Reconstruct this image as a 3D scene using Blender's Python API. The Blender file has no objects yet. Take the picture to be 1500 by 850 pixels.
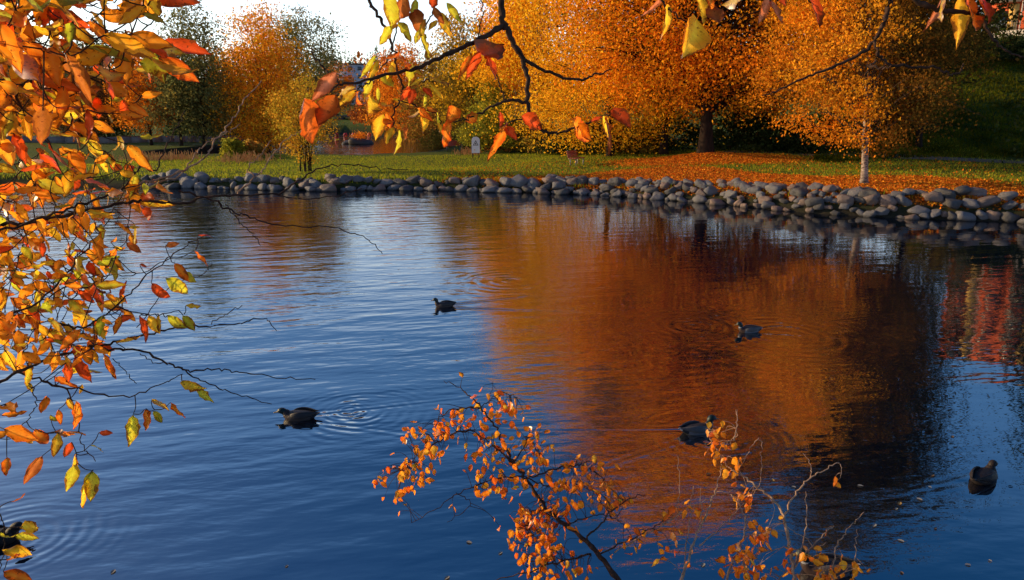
import bpy, math, random
import numpy as np
from math import radians, sin, cos, tan, pi
from mathutils import Vector, Matrix

rng = np.random.default_rng(11)
random.seed(11)
C = bpy.context.scene.collection
scene = bpy.context.scene

# ------------------------------------------------------------------ camera model
FPX, PITCH, CAMH = 1091.0, radians(13.3), 3.9
FWD = np.array([0, cos(PITCH), -sin(PITCH)]); UPV = np.array([0, sin(PITCH), cos(PITCH)]); RGT = np.array([1.0, 0, 0])
CAM = np.array([0, 0, CAMH])
def at(px, py, depth):
    return CAM + depth * (FWD + RGT * (px - 750) / FPX - UPV * (py - 425) / FPX)
def onz(px, py, z=0.0):
    d = FWD + RGT * (px - 750) / FPX - UPV * (py - 425) / FPX
    return CAM + d * ((z - CAMH) / d[2])
def aty(px, Y):                       # ground x for an image column at distance Y
    return (px - 750) / FPX * Y * 1.0 / cos(PITCH) * (1 - 0.0) * cos(PITCH) ** 2 + 0.0
def sstep(a, b, x):
    t = np.clip((x - a) / (b - a), 0, 1)
    return t * t * (3 - 2 * t)

# ------------------------------------------------------------------ object helpers
def tag(o, label=None, cat=None, group=None, kind=None):
    if label: o['label'] = label
    if cat: o['category'] = cat
    if group: o['group'] = group
    if kind: o['kind'] = kind
    return o
def empty(name, loc=(0, 0, 0), rz=0.0):
    o = bpy.data.objects.new(name, None); C.objects.link(o)
    o.location = [float(v) for v in loc]; o.rotation_euler = (0, 0, rz); o.empty_display_size = 0.2
    return o
def link(name, me, parent=None, loc=None):
    o = bpy.data.objects.new(name, me); C.objects.link(o)
    if parent is not None: o.parent = parent
    if loc is not None: o.location = [float(v) for v in loc]
    return o
def qmesh(name, V, F, mat, col=None, smooth=False):
    V = np.asarray(V, np.float32); F = np.asarray(F, np.int32)
    me = bpy.data.meshes.new(name)
    me.vertices.add(len(V)); me.vertices.foreach_set('co', V.ravel())
    k = F.shape[1]
    me.loops.add(F.size); me.loops.foreach_set('vertex_index', F.ravel())
    me.polygons.add(len(F)); me.polygons.foreach_set('loop_start', np.arange(0, F.size, k, dtype=np.int32))
    if smooth: me.polygons.foreach_set('use_smooth', np.ones(len(F), bool))
    me.update(calc_edges=True)
    if col is not None:
        a = me.color_attributes.new('Col', 'FLOAT_COLOR', 'POINT')
        c4 = np.ones((len(V), 4), np.float32); c4[:, :3] = col
        a.data.foreach_set('color', c4.ravel())
    me.materials.append(mat)
    return me
class MB:
    """collects quads"""
    def __init__(s): s.v = []; s.f = []; s.n = 0; s.c = []
    def add(s, V, F, col=None):
        V = np.asarray(V, float); F = np.asarray(F, int)
        s.v.append(V); s.f.append(F + s.n); s.n += len(V)
        if col is not None: s.c.append(np.broadcast_to(np.asarray(col, float), (len(V), 3)))
    def box(s, c, d, R=None):
        c = np.asarray(c, float); d = np.asarray(d, float) / 2
        b = np.array([[x, y, z] for x in (-1, 1) for y in (-1, 1) for z in (-1, 1)]) * d
        if R is not None: b = b @ np.asarray(R).T
        s.add(b + c, [[0, 1, 3, 2], [4, 6, 7, 5], [0, 4, 5, 1], [2, 3, 7, 6], [0, 2, 6, 4], [1, 5, 7, 3]])
        return s
    def tube(s, P, r, k=6):
        P = np.asarray(P, float); n = len(P); r = np.broadcast_to(np.asarray(r, float), (n,))
        T = np.gradient(P, axis=0); T /= np.linalg.norm(T, axis=1, keepdims=True) + 1e-12
        a = np.array([0.31, 0.17, 0.93]) if abs(T[0][2]) < .9 else np.array([0.95, 0.2, 0.1])
        U = np.cross(T, a); U /= np.linalg.norm(U, axis=1, keepdims=True) + 1e-12
        W = np.cross(T, U)
        ang = np.arange(k) * 2 * pi / k
        V = P[:, None, :] + r[:, None, None] * (np.cos(ang)[None, :, None] * U[:, None, :] + np.sin(ang)[None, :, None] * W[:, None, :])
        i = np.arange(n - 1)[:, None] * k; j = np.arange(k)[None, :]; j2 = (j + 1) % k
        F = np.stack([i + j, i + j2, i + k + j2, i + k + j], -1).reshape(-1, 4)
        s.add(V.reshape(-1, 3), F)
        return s
    def build(s, name, mat, parent=None, smooth=False, off=None, loc=None):
        V = np.concatenate(s.v)
        if off is not None: V = V - np.asarray(off)
        me = qmesh(name, V, np.concatenate(s.f), mat, np.concatenate(s.c) if s.c else None, smooth)
        return link(name, me, parent, loc)
def smooth_path(P, sub=5, jit=0.0):
    P = np.asarray(P, float)
    if len(P) < 3:
        t = np.linspace(0, 1, sub + 1)[:, None]; return P[0] * (1 - t) + P[-1] * t
    k = np.concatenate([[0], np.cumsum(np.linalg.norm(np.diff(P, axis=0), axis=1) ** .5 + 1e-6)])
    m = np.zeros_like(P); sl_ = np.diff(P, axis=0) / np.diff(k)[:, None]
    h_ = np.diff(k)[:, None]
    m[1:-1] = (sl_[:-1] * h_[1:] + sl_[1:] * h_[:-1]) / (h_[1:] + h_[:-1]); m[0] = sl_[0]; m[-1] = sl_[-1]
    out = []
    for i in range(len(P) - 1):
        h = k[i + 1] - k[i]
        for t in np.arange(sub) / sub:
            out.append((2 * t ** 3 - 3 * t * t + 1) * P[i] + (t ** 3 - 2 * t * t + t) * h * m[i] + (3 * t * t - 2 * t ** 3) * P[i + 1] + (t ** 3 - t * t) * h * m[i + 1])
    out.append(P[-1]); out = np.array(out)
    if jit: out[1:-1] += rng.normal(0, jit, out[1:-1].shape)
    return out

# ------------------------------------------------------------------ node helpers
class NT:
    def __init__(s, name):
        s.m = bpy.data.materials.new(name); s.m.use_nodes = True
        s.t = s.m.node_tree; s.t.nodes.clear()
        s.out = s.n('ShaderNodeOutputMaterial')
    def n(s, typ, **kw):
        nd = s.t.nodes.new(typ)
        for k, v in kw.items(): setattr(nd, k, v)
        return nd
    def l(s, a, b): s.t.links.new(a, b)
    def set(s, sock, v):
        if hasattr(v, 'is_output'): s.l(v, sock)
        else: sock.default_value = v
    def math(s, op, a, b=None, c=None):
        nd = s.n('ShaderNodeMath', operation=op)
        s.set(nd.inputs[0], a)
        if b is not None: s.set(nd.inputs[1], b)
        if c is not None: s.set(nd.inputs[2], c)
        return nd.outputs[0]
    def vmath(s, op, a, b=None):
        nd = s.n('ShaderNodeVectorMath', operation=op)
        s.set(nd.inputs[0], a)
        if b is not None: s.set(nd.inputs[1], b)
        return nd
    def mix(s, f, a, b, blend='MIX'):
        nd = s.n('ShaderNodeMix', data_type='RGBA', blend_type=blend)
        s.set(nd.inputs[0], f)
        s.set(nd.inputs[6], a if hasattr(a, 'is_output') else (*a, 1)); s.set(nd.inputs[7], b if hasattr(b, 'is_output') else (*b, 1))
        return nd.outputs[2]
    def ramp(s, f, stops):
        nd = s.n('ShaderNodeValToRGB'); s.l(f, nd.inputs[0])
        e = nd.color_ramp.elements
        while len(e) < len(stops): e.new(.5)
        for k, (p, c) in enumerate(stops):
            e[k].position = p; e[k].color = (*c, 1) if len(c) == 3 else c
        return nd.outputs[0]
    def noise(s, vec, scale, detail=3.0, rough=.55):
        nd = s.n('ShaderNodeTexNoise'); nd.inputs['Scale'].default_value = scale
        nd.inputs['Detail'].default_value = detail; nd.inputs['Roughness'].default_value = rough
        if vec is not None: s.l(vec, nd.inputs['Vector'])
        return nd.outputs['Fac']
    def pos(s): return s.n('ShaderNodeNewGeometry').outputs['Position']
    def obj(s): return s.n('ShaderNodeTexCoord').outputs['Object']
    def scale(s, v, xyz): return s.vmath('MULTIPLY', v, xyz).outputs[0]
    def pbr(s, col, rough=.8, spec=.3, bump=None, bd=.02, bs=1.0, metal=0):
        p = s.n('ShaderNodeBsdfPrincipled')
        s.set(p.inputs['Base Color'], col if hasattr(col, 'is_output') else (*col, 1))
        s.set(p.inputs['Roughness'], rough); s.set(p.inputs['Specular IOR Level'], spec); s.set(p.inputs['Metallic'], metal)
        if bump is not None:
            b = s.n('ShaderNodeBump'); b.inputs['Distance'].default_value = bd; b.inputs['Strength'].default_value = bs
            s.l(bump, b.inputs['Height']); s.l(b.outputs[0], p.inputs['Normal'])
        s.l(p.outputs[0], s.out.inputs[0])
        return s.m

def simple(name, col, rough=.7, spec=.3, var=.25, scale=6.0, metal=0):
    t = NT(name)
    f = t.noise(t.obj(), scale, 4)
    c = t.mix(f, tuple(v * (1 - var) for v in col), tuple(min(1, v * (1 + var)) for v in col))
    return t.pbr(c, rough, spec, bump=f, bd=.004, metal=metal)

def leaf_mat(name, trans=.5, spots=0.0, gloss=0.0, sat=1.0):
    t = NT(name)
    a = t.n('ShaderNodeAttribute', attribute_name='Col').outputs['Color']
    if spots > 0:
        p = t.pos()
        f = t.noise(p, 170, 2, .5)
        f2 = t.noise(p, 40, 3, .6)
        m = t.ramp(f, [(0.60, (0, 0, 0)), (0.68, (1, 1, 1))])
        m = t.math('MULTIPLY', m, t.ramp(f2, [(0.42, (0, 0, 0)), (0.6, (1, 1, 1))]))
        m = t.math('MULTIPLY', m, spots)
        a = t.mix(m, a, (.16, .03, .01))
        lp = t.n('ShaderNodeAttribute', attribute_name='Lp'); ls = t.n('ShaderNodeSeparateColor'); t.l(lp.outputs['Color'], ls.inputs[0])
        ph = t.math('FRACT', t.math('SUBTRACT', t.math('MULTIPLY', ls.outputs[0], 7.5), t.math('MULTIPLY', ls.outputs[1], 1.7)))
        vn = t.ramp(t.math('ABSOLUTE', t.math('SUBTRACT', ph, .5)), [(.0, (.9, .9, .9)), (.13, (0, 0, 0))])
        a = t.mix(t.math('MULTIPLY', vn, .38), a, t.mix(.5, a, (.12, .05, .02)))
        ed = t.math('ADD', t.math('ADD', t.math('MULTIPLY', ls.outputs[1], .7), t.math('MULTIPLY', ls.outputs[0], .5)), t.math('MULTIPLY', t.math('SUBTRACT', f2, .5), 1.6))
        ed = t.math('ADD', ed, t.math('MULTIPLY', ls.outputs[2], .22))
        a = t.mix(t.math('MULTIPLY', t.ramp(ed, [(.93, (0, 0, 0)), (1.0, (1, 1, 1))]), .8), a, (.20, .055, .014))
        a = t.mix(.35, a, t.ramp(t.noise(p, 55, 3), [(.3, (.85, .5, .35)), (.7, (1, 1, 1))]), 'MULTIPLY')
    d = t.n('ShaderNodeBsdfDiffuse'); t.l(a, d.inputs[0])
    tr = t.n('ShaderNodeBsdfTranslucent')
    t.l(t.mix(.5, a, a, 'MULTIPLY') if False else a, tr.inputs[0])
    k_ = 1.28
    for nd, wt in ((d, (1 - trans) * k_), (tr, trans * k_)):
        sc_ = t.vmath('SCALE', a); sc_.inputs['Scale'].default_value = wt; t.l(sc_.outputs[0], nd.inputs[0])
    mx = t.n('ShaderNodeAddShader'); t.l(d.outputs[0], mx.inputs[0]); t.l(tr.outputs[0], mx.inputs[1])
    o = mx.outputs[0]
    if gloss > 0:
        g = t.n('ShaderNodeBsdfGlossy'); g.inputs['Roughness'].default_value = .38
        fr = t.n('ShaderNodeFresnel'); fr.inputs[0].default_value = 1.4
        m2 = t.n('ShaderNodeMixShader'); t.l(t.math('MULTIPLY', fr.outputs[0], gloss), m2.inputs[0])
        t.l(o, m2.inputs[1]); t.l(g.outputs[0], m2.inputs[2]); o = m2.outputs[0]
    t.l(o, t.out.inputs[0])
    return t.m

def bark_mat(name, c1, c2, scale=9.0, stretch=(1, 1, .22), bd=.03):
    t = NT(name); v = t.scale(t.obj(), stretch)
    f = t.noise(v, scale, 6, .65)
    return t.pbr(t.ramp(f, [(.3, c1), (.7, c2)]), .9, .15, bump=f, bd=bd)

def birch_mat():
    t = NT('birch bark'); p = t.obj()
    band = t.noise(t.scale(p, (3.2, 3.2, 7.5)), 1.3, 6, .68)
    fine = t.noise(t.scale(p, (5, 5, 22.0)), 2.0, 3)
    c = t.ramp(band, [(.40, (.03, .025, .02)), (.47, (.28, .20, .16)), (.7, (.50, .40, .32))])
    c = t.mix(t.ramp(fine, [(.55, (0, 0, 0)), (.75, (.8, .8, .8))]), c, (.14, .10, .08))
    z = t.n('ShaderNodeSeparateXYZ'); t.l(p, z.inputs[0])
    low = t.math('SUBTRACT', 1.0, t.math('MULTIPLY', z.outputs[2], 1.6))
    low = t.math('MULTIPLY', t.math('MAXIMUM', low, 0.0), t.noise(p, 5, 4))
    c = t.mix(t.math('MINIMUM', low, 1.0), c, (.03, .022, .018))
    return t.pbr(c, .75, .25, bump=band, bd=.02)

M = {}
M['leaf'] = leaf_mat('tree leaf', .5)
M['needle'] = leaf_mat('needle leaf', .22)
M['near_leaf'] = leaf_mat('bird cherry leaf', .68, spots=.95, gloss=.12)
M['birch_leaf'] = leaf_mat('birch sapling leaf', .58, spots=.3, gloss=.12)
M['litter'] = leaf_mat('fallen leaf', .25)
M['bark'] = bark_mat('dark bark', (.009, .006, .005), (.038, .022, .015))
M['bark_brown'] = bark_mat('brown bark', (.03, .02, .014), (.12, .075, .05))
M['bark_pale'] = bark_mat('pale bark', (.10, .08, .065), (.30, .24, .19))
M['birch'] = birch_mat()
M['twig'] = bark_mat('twig bark', (.018, .010, .008), (.085, .045, .03), 40, (1, 1, .5), .002)
M['twig_pale_lit'] = bark_mat('pale sunlit twig bark', (.20, .10, .06), (.50, .32, .20), 60, (1, 1, .5), .002)  # lighter copy of the twig bark, sunlight put into its colour

# ------------------------------------------------------------------ world and light
SUN_AZ_LEFT, SUN_EL = radians(75), radians(15.5)   # azimuth to the left of the viewing direction
w = bpy.data.worlds.new("World"); scene.world = w; w.use_nodes = True
nt = w.node_tree; nt.nodes.clear()
sky = nt.nodes.new('ShaderNodeTexSky'); sky.sky_type = 'NISHITA'; sky.sun_disc = False
sky.sun_elevation = SUN_EL; sky.sun_rotation = -SUN_AZ_LEFT
sky.air_density = 1.0; sky.dust_density = 1.2; sky.ozone_density = 2.0
hs = nt.nodes.new('ShaderNodeHueSaturation'); hs.inputs['Saturation'].default_value = 1.45; hs.inputs['Hue'].default_value = .512; hs.inputs['Value'].default_value = .95
bg = nt.nodes.new('ShaderNodeBackground'); bg.inputs[1].default_value = .15
wo = nt.nodes.new('ShaderNodeOutputWorld')
tc = nt.nodes.new('ShaderNodeTexCoord'); sx_ = nt.nodes.new('ShaderNodeSeparateXYZ'); nt.links.new(tc.outputs['Generated'], sx_.inputs[0])
hz = nt.nodes.new('ShaderNodeValToRGB'); nt.links.new(sx_.outputs[2], hz.inputs[0]); hz.color_ramp.interpolation = 'EASE'
hz.color_ramp.elements[0].position = .12; hz.color_ramp.elements[0].color = (1, 1, 1, 1); hz.color_ramp.elements[1].position = .50; hz.color_ramp.elements[1].color = (0, 0, 0, 1)
he = hz.color_ramp.elements.new(.215); he.color = (.50, .58, .72, 1); he = hz.color_ramp.elements.new(.30); he.color = (.085, .17, .32, 1)
hm = nt.nodes.new('ShaderNodeMix'); hm.data_type = 'RGBA'; hm.blend_type = 'ADD'; hm.inputs[0].default_value = 1.0
hc = nt.nodes.new('ShaderNodeMix'); hc.data_type = 'RGBA'; hc.blend_type = 'MULTIPLY'; hc.inputs[0].default_value = 1.0; hc.inputs[7].default_value = (5.4, 5.5, 5.7, 1)
nt.links.new(hz.outputs[0], hc.inputs[6]); nt.links.new(hs.outputs[0], hm.inputs[6]); nt.links.new(hc.outputs[2], hm.inputs[7])
nt.links.new(sky.outputs[0], hs.inputs['Color']); nt.links.new(hm.outputs[2], bg.inputs[0]); nt.links.new(bg.outputs[0], wo.inputs[0])
sl = bpy.data.lights.new('sun', 'SUN'); sl.energy = 5.0; sl.angle = radians(.5); sl.color = (1.0, .72, .38)
so = bpy.data.objects.new('sun', sl); C.objects.link(so)
sd = Vector((-sin(SUN_AZ_LEFT) * cos(SUN_EL), cos(SUN_AZ_LEFT) * cos(SUN_EL), sin(SUN_EL)))
so.rotation_euler = sd.to_track_quat('Z', 'Y').to_euler(); so.location = sd * 60

cam = bpy.data.cameras.new('camera'); cam.sensor_width = 36; cam.lens = FPX / 1500 * 36
cam.clip_start = .05; cam.clip_end = 4000
co = bpy.data.objects.new('camera', cam); C.objects.link(co)
co.location = CAM; co.rotation_euler = (pi / 2 - PITCH, 0, 0); scene.camera = co
scene.view_settings.view_transform = 'Standard'; scene.view_settings.look = 'None'; scene.view_settings.exposure = 0
scene.cycles.use_denoising = True
scene.cycles.max_bounces = 7; scene.cycles.transmission_bounces = 4; scene.cycles.glossy_bounces = 4; scene.cycles.diffuse_bounces = 3
scene.cycles.sample_clamp_indirect = 6

# ------------------------------------------------------------------ terrain
SHPX = [(-120, 272), (0, 272), (120, 273), (250, 276), (400, 279), (480, 281), (560, 279), (650, 280), (720, 282), (800, 284), (880, 287),
        (960, 293), (1040, 299), (1120, 307), (1200, 314.5), (1300, 319.5), (1400, 323.5), (1500, 327)]
SH = np.array([onz(*p)[:2] for p in SHPX])
SH = np.vstack([[-140, 62], [-70, 47], SH, [21, 24.4], [26, 21], [34, 14], [48, 0], [90, -30]])
def shoreY(x): return np.interp(x, SH[:, 0], SH[:, 1])
def shore_n(x):
    e = .6; s = (shoreY(x + e) - shoreY(x - e)) / (2 * e)
    return s
INPX = [(230, 229), (300, 228.5), (380, 227.5), (470, 229), (560, 228.5), (620, 227), (648, 221), (662, 214), (672, 206), (650, 200), (600, 197), (540, 193.5), (480, 193.5), (420, 206), (300, 221), (230, 225)]
INP = np.array([onz(*p, .35)[:2] for p in INPX])
def poly_sd(X, Y, P):
    d = np.full(X.shape, 1e9); ins = np.zeros(X.shape, bool)
    for i in range(len(P)):
        a = P[i]; b = P[(i + 1) % len(P)]
        ab = b - a; t = np.clip(((X - a[0]) * ab[0] + (Y - a[1]) * ab[1]) / (ab @ ab), 0, 1)
        d = np.minimum(d, np.hypot(X - a[0] - t * ab[0], Y - a[1] - t * ab[1]))
        c = ((a[1] > Y) != (b[1] > Y)) & (X < (b[0] - a[0]) * (Y - a[1]) / (b[1] - a[1] + 1e-12) + a[0])
        ins ^= c
    return np.where(ins, -d, d)
LINDEN = None
def land(X, Y):
    X = np.asarray(X, float); Y = np.asarray(Y, float)
    sl_ = shore_n(X)
    s = (Y - shoreY(X)) / np.sqrt(1 + sl_ ** 2)
    crest = .50 + .30 * sstep(3, 13, X)
    bank = -0.9 + (.9 + crest) * sstep(-1.2, 1.35, s)
    z = bank + .018 * np.clip(s, 0, 30) + .06 * np.sin(X * .43) * np.sin(Y * .37 + 1) * sstep(1, 6, s)
    if LINDEN is not None:
        r = np.hypot(X - LINDEN[0], Y - LINDEN[1]); z = z + .40 * np.exp(-(r / 2.6) ** 2)
    z = z - .34 * sstep(2.5, 15, s) * (1 - sstep(-4, 5, X)) * (1 - sstep(60, 90, s))
    ip = poly_sd(X, Y, INP)
    z = np.where(s > 2, -0.9 + (z + .9) * sstep(-.6, .9, ip), z)
    # slope up to the houses on the east side
    hill = 10.5 * sstep(46, 92, Y + .1 * X) * sstep(.34, .56, X / np.maximum(Y, 5))
    z = z + hill * (s > 0)
    # far rise
    z = z + 14 * sstep(135, 330, Y) + 7 * sstep(62, 130, -X - .15 * (Y - 70)) * (s > 0) * sstep(0, 30, ip)
    # near bank under the viewer
    near = 2.25 - 3.0 * sstep(.9, 5.0, Y)
    return np.where(Y < 6, np.maximum(near, -.9), z)
def land1(x, y): return float(land(np.array([x]), np.array([y]))[0])
def ground(px, py):
    d = FWD + RGT * (px - 750) / FPX - UPV * (py - 425) / FPX
    t = np.arange(12, 400, .1); P = CAM + d * t[:, None]
    g = P[:, 2] - land(P[:, 0], P[:, 1])
    i = np.argmax(g < 0)
    if g[i] >= 0: i = len(t) - 1
    p = P[i].copy(); p[2] = land1(p[0], p[1]); return p
LINDEN = ground(1033, 233)[:2]
BIRCH = ground(1266, 270)
def col_at(px, Y):                    # world point on the ground seen in image column px at distance Y
    z = 1.0
    for _ in range(6):
        dep = (Y * cos(PITCH) + (CAMH - z) * sin(PITCH)); x = (px - 750) / FPX * dep
        z = land1(x, Y)
    return np.array([x, Y, z])

def axis(parts):
    out = []
    for a, b, st in parts: out.append(np.arange(a, b, st))
    return np.unique(np.concatenate(out))
gx = axis([(-1500, -300, 120), (-300, -90, 15), (-90, -34, 2.5), (-34, 30, .5), (30, 80, 1.5), (80, 300, 15), (300, 1501, 120)])
gy = axis([(-300, -20, 35), (-20, 0, 4), (0, 8, .25), (8, 22, 2), (22, 62, .5), (62, 120, 1.5), (120, 340, 8), (340, 2001, 150)])
GX, GY = np.meshgrid(gx, gy)
GZ = land(GX, GY)
GZ = GZ + rng.normal(0, .012, GZ.shape) * (GY > 20) * (GY < 70)
nx, ny = len(gx), len(gy)
ii = (np.arange(ny - 1)[:, None] * nx + np.arange(nx - 1)[None, :])
GF = np.stack([ii, ii + 1, ii + nx + 1, ii + nx], -1).reshape(-1, 4)
GV = np.stack([GX, GY, GZ], -1).reshape(-1, 3)
S_ = (GY - shoreY(GX)) / np.sqrt(1 + shore_n(GX) ** 2)
def litter_w(X, Y):
    s = (Y - shoreY(X)) / np.sqrt(1 + shore_n(X) ** 2)
    edge = sstep(-4.5, 3.0, X)                              # starts about the bench and goes east
    wdt = 2.4 + 5.2 * sstep(0, 9, X) - 1.8 * sstep(13, 18, X)
    w1 = edge * (1 - sstep(wdt - .8, wdt + 1.2, s)) * sstep(.2, 1.2, s)
    r = np.hypot((X - LINDEN[0]) / 1.35, Y - LINDEN[1] + .5)
    w2 = 1 - sstep(2.2, 5.5, r)
    r3 = np.hypot((X - BIRCH[0] - 1) / 1.6, Y - BIRCH[1]); w3 = 1 - sstep(1.5, 4.0, r3)
    return np.clip(np.maximum(np.maximum(w1, w2), w3), 0, 1)
LW = litter_w(GX, GY)
mud = (1 - sstep(.3, 1.3, S_)) + (GY < 8)
ip_ = poly_sd(GX, GY, INP); mud = np.maximum(mud, (1 - sstep(.5, 2.0, ip_)) * (S_ > 2))
slope_shade = sstep(.33, .48, GX / np.maximum(GY, 5)) * sstep(46, 56, GY + .1 * GX)  # mask for the shade painted on the east slope
gcol = np.stack([LW, np.clip(mud, 0, 1), slope_shade], -1).reshape(-1, 3)
t = NT('grass ground')
at_ = t.n('ShaderNodeAttribute', attribute_name='Col'); sp = t.n('ShaderNodeSeparateColor'); t.l(at_.outputs['Color'], sp.inputs[0])
p = t.pos()
n1 = t.noise(p, .35, 5, .6); n2 = t.noise(p, 5, 4, .7); n3 = t.noise(p, 24, 3, .7)
g = t.mix(n1, (.045, .075, .008), (.13, .145, .014))
g = t.mix(t.ramp(n2, [(.35, (0, 0, 0)), (.75, (1, 1, 1))]), g, (.085, .115, .012))
g = t.mix(t.math('MULTIPLY', t.ramp(n3, [(.55, (0, 0, 0)), (.72, (1, 1, 1))]), .6), g, (.17, .12, .02))
g = t.mix(t.math('MULTIPLY', sp.outputs[2], .9), g, t.mix(t.ramp(t.noise(t.scale(p, (.5, 1.6, 1)), .9, 6, .7), [(.35, (0, 0, 0)), (.68, (1, 1, 1))]), (.018, .040, .006), (.085, .115, .012)))  # slope shade and its lighter sunlit streaks painted into the grass colour
lit = t.ramp(n3, [(.25, (.09, .026, .006)), (.45, (.42, .11, .012)), (.6, (.60, .18, .02)), (.8, (.70, .30, .03))])
lf = t.math('ADD', sp.outputs[0], t.math('MULTIPLY', t.math('SUBTRACT', n2, .5), 1.1))
lf = t.math('MULTIPLY', t.ramp(lf, [(.35, (0, 0, 0)), (.6, (1, 1, 1))]), t.ramp(sp.outputs[0], [(.02, (0, 0, 0)), (.12, (1, 1, 1))]))
c = t.mix(lf, g, lit)
c = t.mix(sp.outputs[1], c, t.mix(n2, (.012, .010, .008), (.05, .04, .03)))
M['ground'] = t.pbr(c, .95, .1, bump=t.math('ADD', n2, n3), bd=.08)
o = link('ground', qmesh('ground', GV, GF, M['ground'], gcol, smooth=True)); tag(o, kind='structure')

# ------------------------------------------------------------------ water
RINGS = []     # x, y, wavelength, reach, amplitude
for px, py, wl, rc, am in [(530, 606, .15, .75, .0030), (512, 602, .10, .35, .003), (745, 412, .30, 1.3, .0042), (1018, 478, .22, .95, .0045), (1150, 492, .25, 1.6, .0028), (20, 790, .12, .7, .002), (1405, 720, .3, .8, .0008), (1050, 640, .15, .8, .0015)]:
    q = onz(px, py); RINGS.append((q[0], q[1], wl, rc, am))
t = NT('pond water')
p = t.pos()
sx = t.n('ShaderNodeSeparateXYZ'); t.l(p, sx.inputs[0])
flat = t.n('ShaderNodeCombineXYZ'); t.l(sx.outputs[0], flat.inputs[0]); t.l(sx.outputs[1], flat.inputs[1])
rot = t.n('ShaderNodeVectorRotate', rotation_type='Z_AXIS'); t.l(flat.outputs[0], rot.inputs[0]); rot.inputs['Angle'].default_value = radians(-14)
v1 = t.scale(rot.outputs[0], (.55, 1.5, 1)); v2 = t.scale(rot.outputs[0], (1.1, 3.4, 1)); v3 = t.scale(flat.outputs[0], (2.4, 6.0, 1))
h = t.math('MULTIPLY', t.noise(v1, 1.0, 2, .5), .017)
h = t.math('ADD', h, t.math('MULTIPLY', t.noise(v2, 1.15, 2, .5), .0058))
patch = t.ramp(t.noise(flat.outputs[0], .16, 2), [(.38, (.25, .25, .25)), (.62, (1, 1, 1))])
h = t.math('ADD', h, t.math('MULTIPLY', t.math('MULTIPLY', t.noise(v3, 1.6, 2, .5), patch), .0036))
wind = t.n('ShaderNodeMapRange', interpolation_type='SMOOTHSTEP'); t.l(sx.outputs[0], wind.inputs[0])
for k_, v_ in zip((1, 2, 3, 4), (6.0, -4.0, .50, 1.7)): wind.inputs[k_].default_value = v_
h = t.math('MULTIPLY', h, wind.outputs[0])
wob = t.math('MULTIPLY', t.math('SUBTRACT', t.noise(flat.outputs[0], 2.2, 3), .5), .22)
brk = t.ramp(t.noise(flat.outputs[0], 1.5, 2), [(.36, (0, 0, 0)), (.6, (1, 1, 1))])
for (cx, cy, wl, rc, am) in RINGS:
    dd = t.vmath('SUBTRACT', flat.outputs[0], (cx, cy, 0)).outputs[0]
    r = t.vmath('LENGTH', dd); r = t.math('ADD', r.outputs['Value'], t.math('MULTIPLY', wob, rc * .5))
    e = t.math('POWER', 2.718, t.math('MULTIPLY', t.math('POWER', t.math('DIVIDE', r, rc), 2.0), -1.0))
    sn = t.math('SINE', t.math('MULTIPLY', r, 2 * pi / wl))
    h = t.math('ADD', h, t.math('MULTIPLY', t.math('MULTIPLY', t.math('MULTIPLY', sn, e), brk), am * 1.25))
for px, py, hd, Lw, am in [(652, 449, 188, 2.6, .004), (440, 613, 180, 1.3, .0035), (1098, 486, 183, 1.6, .003), (1020, 633, 17, 1.2, .003), (1440, 703, 38, .7, .0015)]:
    q = onz(px, py); hd = radians(hd); dx, dy = cos(hd), sin(hd)
    dd = t.vmath('SUBTRACT', flat.outputs[0], (q[0], q[1], 0)).outputs[0]
    uu = t.vmath('DOT_PRODUCT', dd, (-dx, -dy, 0)).outputs['Value']; vv = t.math('ABSOLUTE', t.vmath('DOT_PRODUCT', dd, (-dy, dx, 0)).outputs['Value'])
    o_ = t.math('ADD', t.math('SUBTRACT', vv, t.math('MULTIPLY', t.math('ADD', uu, .25), .30)), t.math('MULTIPLY', wob, .25))
    e = t.math('POWER', 2.718, t.math('MULTIPLY', t.math('POWER', t.math('DIVIDE', o_, .13), 2.0), -1.0))
    e = t.math('MULTIPLY', e, t.math('MINIMUM', t.math('MAXIMUM', t.math('ADD', t.math('MULTIPLY', uu, 4.0), 1.2), 0.0), 1.0))
    e = t.math('MULTIPLY', e, t.math('POWER', 2.718, t.math('DIVIDE', uu, -Lw)))
    h = t.math('ADD', h, t.math('MULTIPLY', t.math('MULTIPLY', t.math('SINE', t.math('MULTIPLY', o_, 2 * pi / .15)), e), am))
bmp = t.n('ShaderNodeBump'); bmp.inputs['Distance'].default_value = 1.0; bmp.inputs['Strength'].default_value = 1.0
t.l(h, bmp.inputs['Height'])
gl = t.n('ShaderNodeBsdfGlossy'); gl.inputs['Roughness'].default_value = .015; gl.inputs[0].default_value = (1, 1, 1, 1)
df = t.n('ShaderNodeBsdfDiffuse'); df.inputs[0].default_value = (.0015, .004, .012, 1)
fr = t.n('ShaderNodeFresnel'); fr.inputs[0].default_value = 4.4
for s_ in (gl.inputs['Normal'], fr.inputs['Normal']): t.l(bmp.outputs[0], s_)
mx = t.n('ShaderNodeMixShader'); t.l(fr.outputs[0], mx.inputs[0]); t.l(df.outputs[0], mx.inputs[1]); t.l(gl.outputs[0], mx.inputs[2])
t.l(mx.outputs[0], t.out.inputs[0]); M['water'] = t.m
o = link('pond_water', qmesh('pond_water', [(-160, -20, 0), (100, -20, 0), (100, 215, 0), (-160, 215, 0)], [[0, 1, 2, 3]], M['water'])); tag(o, kind='structure')

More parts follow.
